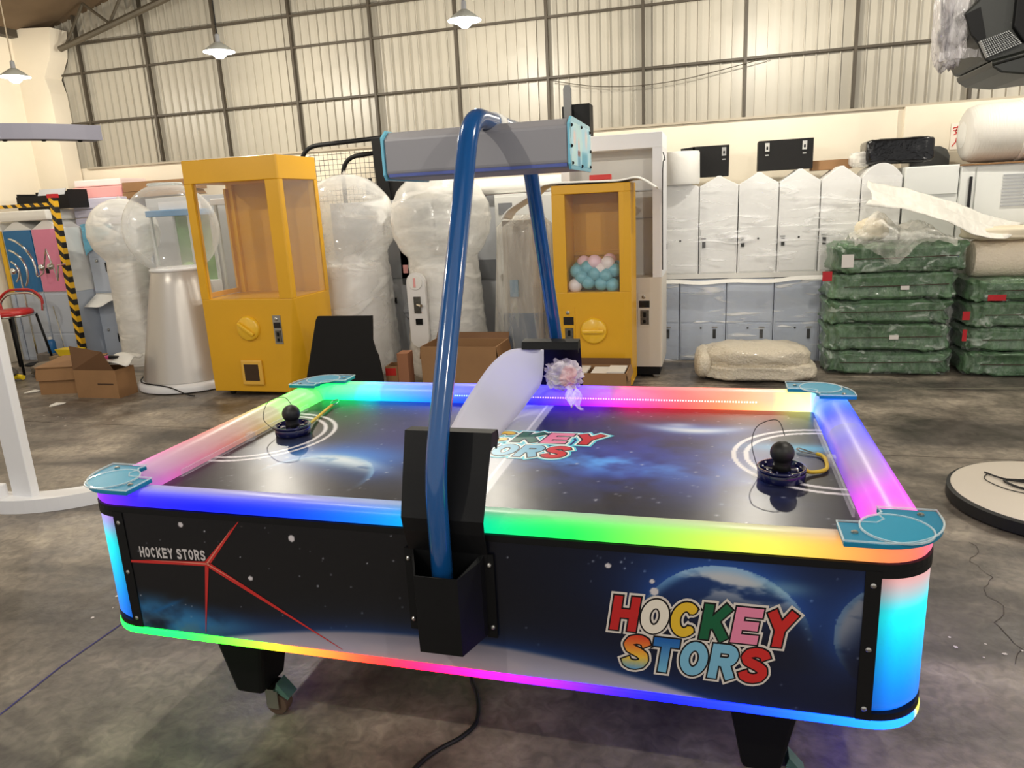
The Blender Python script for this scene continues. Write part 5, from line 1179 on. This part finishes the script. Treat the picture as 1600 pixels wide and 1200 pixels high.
# floor clutter at left
tag(soft(MB(), (-6.45, 3.34, .08), (.36, .16, .08), .8, 44, 20, .3, 4, 0, 3).build('rag_heap', mat('rag_grey', (82, 76, 70), .9, var=.5, vs=14, bump=1, bs=20), smooth=True), 'heap of grey rags and wire before the red chair', 'rags')
tag(soft(MB(), (-5.95, 3.75, .06), (.24, .18, .06), .7, 30, 16, .28, 6, 0, 3).build('dusty_cloth', mat('dust_cloth', (130, 118, 102), .9, var=.3, vs=12), smooth=True), 'dusty brown cloth on the floor behind the left carton', 'cloth')
tag(MB().box(-6.62, 4.12, 0, -6.36, 4.26, .12).build('grey_brick_box', mat('dusty_box', (120, 112, 104), .85), bevel=.01), 'dusty low box under the blue spray can', 'box')
t = thing('spray_can', 'blue spray can standing on a dusty box by the lockers', 'can', (-6.46, 4.19, .122))
MB().lathe([(.042, 0), (.045, .01), (.045, .12), (.036, .14), (.018, .15)], n=18).build('can', mat('can_blue', (36, 108, 170), .3), t, smooth=True, angle=40); MB().lathe([(.018, .15), (.018, .175), (0, .178)], n=12).build('cap', FOAM, t)
tag(MB().frus((-6.19, 4.02, -5.97, 4.12), .122, (-6.22, 4.0, -5.94, 4.14), .195).build('yellow_tray', mat('yellow_plastic', (240, 208, 40), .4)), 'yellow plastic tray at the foot of the striped post', 'tray')
tag(MB().box(-6.30, 3.99, .085, -5.84, 4.16, .12).build('wood_plank', mat('plank', (160, 134, 98), .8)), 'short wooden plank under the yellow tray', 'plank')
tag(MB().box(-6.25, 4.0, 0, -5.88, 4.15, .083).build('dark_box', mat('dark_crate', (48, 44, 40), .8)), 'dark low box under the wooden plank', 'box')
tag(MB().tube(smoothpath([(-6.45, 4.30, .62), (-6.44, 4.31, .45), (-6.42, 4.30, .33), (-6.40, 4.29, .2), (-6.38, 4.28, .01)], 5), .006, 6).build('dangling_wire', CHROME), 'thin wire dangling down the locker above the spray can', 'wire')
for i, (x, y, z, a) in enumerate(((-6.10, 3.42, .03, .3), (-6.50, 3.18, .03, 1.2))):
    o = MB().tube([(-.06, 0, 0), (0, .01, .01), (.06, -.01, 0)], .025, 8).build('yellow_plug', mat('yellow_plastic', (240, 208, 40), .4), loc=(x, y, z)); o.rotation_euler = (0, 0, a); tag(o, ['yellow plug lying right of the rag heap', 'yellow plug lying in front of the rag heap'][i], 'plug')

# ------------------------------------------------------------------ white arched frame left
t = thing('white_arch_frame', 'white curved arch frame with post and grey top bar at left', 'frame', (-3.12, 1.36, 0))
def arcbar(r0, r1, z0, z1, a0, a1, n=24):
    P = [(r1 * math.cos(math.radians(a0 + (a1 - a0) * i / n)), r1 * math.sin(math.radians(a0 + (a1 - a0) * i / n))) for i in range(n + 1)] + [(r0 * math.cos(math.radians(a1 + (a0 - a1) * i / n)), r0 * math.sin(math.radians(a1 + (a0 - a1) * i / n))) for i in range(n + 1)]
    b = MB(); m = n + 1
    vs = [(p[0], p[1], z) for z in (z0, z1) for p in P]; fs = []
    k = len(P)
    for i in range(n):
        fs += [(i, i + 1, k - 2 - i, k - 1 - i), (k + i, k + i + 1, k + k - 2 - i, k + k - 1 - i), (i, i + 1, k + i + 1, k + i), (m + i, m + i + 1, k + m + i + 1, k + m + i)]
    fs += [(0, k - 1, 2 * k - 1, k), (n, n + 1, k + n + 1, k + n)]
    return b.add(vs, fs)
arcbar(.57, .70, 0, .075, -106, 8).build('base_arc', WHITE, t)
MB().box(.08, -.62, .0, .215, -.57, 2.05).build('post', WHITE, t, bevel=.005).rotation_euler = (0, 0, 0)
arcbar(.70, .80, 1.885, 1.955, -150, -19.5).build('top_arc', mat('grey_paint', (128, 126, 138), .45), t)
b = MB()
for a in (-62, -50, -38, -26): b = MB().sph((.75 * math.cos(math.radians(a)), .75 * math.sin(math.radians(a)), 1.883), .012, 10, 6, (1, 1, .5)).build('bolt', BUMPER, t)
MB().box(-.10, -.76, 0, .035, -.60, .14).build('foot_block', WHITE, t, bevel=.008); MB().lathe([(.025, 0), (.03, .02), (.03, .05), (.02, .06), (0, .06)], (-.03, -.68, .14), 16).build('black_knob', BUMPER, t)
# round platform right
t = thing('round_platform', 'round white platform with black rim and loose cord at right edge', 'platform', (2.13, 1.56, 0))
MB().lathe([(.41, 0), (.435, .008), (.435, .06), (.42, .066), (.40, .066)], n=64).build('rim', BUMPER, t, smooth=True, angle=40)
MB().lathe([(.418, .064), (.418, .068), (.40, .0695), (0, .0695)], n=64).build('top_plate', mat('platform_white', (214, 204, 190), .3), t, smooth=True, angle=40)
def loop(pts, r): return MB().tube(smoothpath(pts, 7), r, 6)
loop([(-.225, .215, .076), (-.17, .13, .078), (-.05, .09, .078), (.10, .10, .076)], .0045).build('cord', BUMPER, t)
loop([(.10, .13, .076), (-.10, .12, .078), (-.175, .11, .078), (-.14, .02, .078), (-.04, -.03, .08), (.10, -.03, .076)], .006).build('cord', BUMPER, t)
loop([(-.22, .20, .073), (-.25, .12, .073), (-.19, .0, .073), (-.06, -.06, .073), (.08, -.07, .073)], .0022).build('cord', BUMPER, t)
# black floodlight head on a stand, top right
t = thing('stage_light', 'black boxy light head with grille wrapped in plastic at top right', 'light', (2.80, 2.75, 0))
MB().lathe([(.2, 0), (.2, .02), (.05, .04), (.03, .06)], n=28).build('stand_base', BLACKM, t); MB().tube([(0, 0, .05), (0, 0, 2.34)], .025, 12).build('stand_pole', BLACKM, t)
MB().tube([(0, 0, 2.3), (-.35, -.1, 2.3)], .03, 10).build('yoke_arm', BLACKM, t)
HB = mat('dark_green_black', (34, 36, 32), .42)
X0, YF = -2.80, -.35
hp = [(1.798, 2.292), (1.83, 2.19), (1.868, 2.142), (1.908, 2.062), (1.925, 2.050), (2.35, 2.14), (2.35, 2.62), (1.86, 2.62), (1.855, 2.345)]
hd = MB().prism([(x + X0, z) for x, z in hp], YF, .18, 'y').build('housing', HB, t, bevel=.008)
MB().prism([(2.012 + X0, 2.36), (2.012 + X0, 2.20), (2.065 + X0, 2.125), (2.35 + X0, 2.16), (2.35 + X0, 2.62), (2.012 + X0, 2.62)], YF - .03, YF + .02, 'y').build('front_cover', BLACKM, hd, bevel=.006)
MB().prism([(1.80 + X0, 2.285), (1.832 + X0, 2.19), (1.868 + X0, 2.15), (1.90 + X0, 2.165), (1.862 + X0, 2.31)], YF - .012, YF + .01, 'y').build('side_flange', BLACKM, hd)
MB().prism([(1.922 + X0, 2.046), (1.935 + X0, 2.018), (1.974 + X0, 1.990), (2.10 + X0, 1.968), (2.35 + X0, 1.98), (2.35 + X0, 2.13), (2.09 + X0, 2.085)], YF - .045, .18, 'y').build('lower_rim', HB, hd, bevel=.008)
MB().tube([(1.925 + X0, YF - .05, 2.035), (2.10 + X0, YF - .05, 2.072), (2.35 + X0, YF - .05, 2.12)], .012, 8).build('rim_tube', HB, hd, smooth=True)
gp = [(1.868 + X0, 2.148), (1.908 + X0, 2.068), (2.052 + X0, 2.120), (1.990 + X0, 2.184)]
MB().prism(gp, YF - .036, YF - .005, 'y').build('grille', mat('grille_grey', (176, 178, 176), .5), hd)
b = MB()
for i in range(1, 9):
    u = i / 9; p, q, r_, s_ = gp[0], gp[1], gp[3], gp[2]
    b.tube([(p[0] + (q[0] - p[0]) * u, YF - .038, p[1] + (q[1] - p[1]) * u), (r_[0] + (s_[0] - r_[0]) * u, YF - .038, r_[1] + (s_[1] - r_[1]) * u)], .0014, 4)
for i in range(1, 15):
    u = i / 15; p, q, r_, s_ = gp[0], gp[3], gp[1], gp[2]
    b.tube([(p[0] + (q[0] - p[0]) * u, YF - .038, p[1] + (q[1] - p[1]) * u), (r_[0] + (s_[0] - r_[0]) * u, YF - .038, r_[1] + (s_[1] - r_[1]) * u)], .0014, 4)
b.build('grille_bars', BLACKM, hd)['kind'] = 'stuff'
SW = film('smoky_wrap', (226, 222, 224), .22, .1, 1, 14, (2, 1, .6), .4, face=.4, crease_glint=.6, cs=(8, 8, 2))
soft(MB(), (1.765 + X0, -.24, 2.30), (.075, .10, .235), .6, 34, 26, .16, 5, 0, 4).build('plastic_wrap', SW, t, smooth=True)
MB().prism([(1.735 + X0, 2.13), (1.76 + X0, 2.14), (1.77 + X0, 2.50), (1.71 + X0, 2.50), (1.715 + X0, 2.38)], -.28, -.22, 'y').build('wrapped_part', mat('dusk_part', (62, 54, 62), .5), t)
MB().grid(lambda u, v: (1.70 + .20 * u + X0, -.34 + .02 * math.sin(7 * u), 2.075 + .015 * n3((5 * u, 3 * v, 1), 3) + .045 * v), 16, 5).build('wrap_tail', SW, t, smooth=True)

# ------------------------------------------------------------------ marks on the floor
def strip(name, pts, w, m, z=.0012):
    b = MB(); P = [Vector((p[0], p[1], z)) for p in pts]; vs = []
    for i, p in enumerate(P):
        d = (P[min(i + 1, len(P) - 1)] - P[max(i - 1, 0)]).normalized(); n = Vector((-d.y, d.x, 0)) * (w[i] if isinstance(w, list) else w) / 2; vs += [p + n, p - n]
    b.add(vs, [(2 * i, 2 * i + 1, 2 * i + 3, 2 * i + 2) for i in range(len(P) - 1)]); o = b.build(name, m); o.parent = floor; return o
strip("lit_joint_line", [(-1.53, -1.1), (-1.533, -.62), (-1.552, -.37), (-1.545, -.116), (-1.55, .12)], .007, mat('joint_led_blue', (56, 52, 112), .8))  # slab joint, with the blue of the table's LEDs put into its colour
CR = mat('crack_dark', (72, 64, 58), .9)
rr = random.Random(3); cp = [(1.66 - .004 * i + rr.uniform(-.010, .010) + .02 * math.sin(i * .8), 1.12 - i * .030) for i in range(30)]
strip('floor_crack', cp, [.0012 + .0018 * rr.random() for _ in cp], CR)
strip('bright_edge', [(1.47, 3.66), (2.1, 3.70), (2.77, 3.78), (3.4, 3.85)], .022, mat('metal_strip', (176, 168, 152), .3, .6))
b = MB(); rs = random.Random(8)
for k in range(26):
    x, y = rs.choice([(-1.75 + rs.gauss(0, .25), -.05 + rs.gauss(0, .12)), (-4.4 + rs.gauss(0, .3), 2.2 + rs.gauss(0, .15)), (1.5 + rs.gauss(0, .12), .3 + rs.gauss(0, .08))]); r = rs.uniform(.004, .014)
    b.add([(x + r * rs.uniform(.5, 1) * math.cos(a), y + r * rs.uniform(.5, 1) * math.sin(a), .0013) for a in (0, 1, 2.2, 3.2, 4.3, 5.3)], [(0, 1, 2, 3, 4, 5)])
o = b.build('paint_specks', mat('speck_white', (214, 206, 200), .8), floor); o['kind'] = 'stuff'
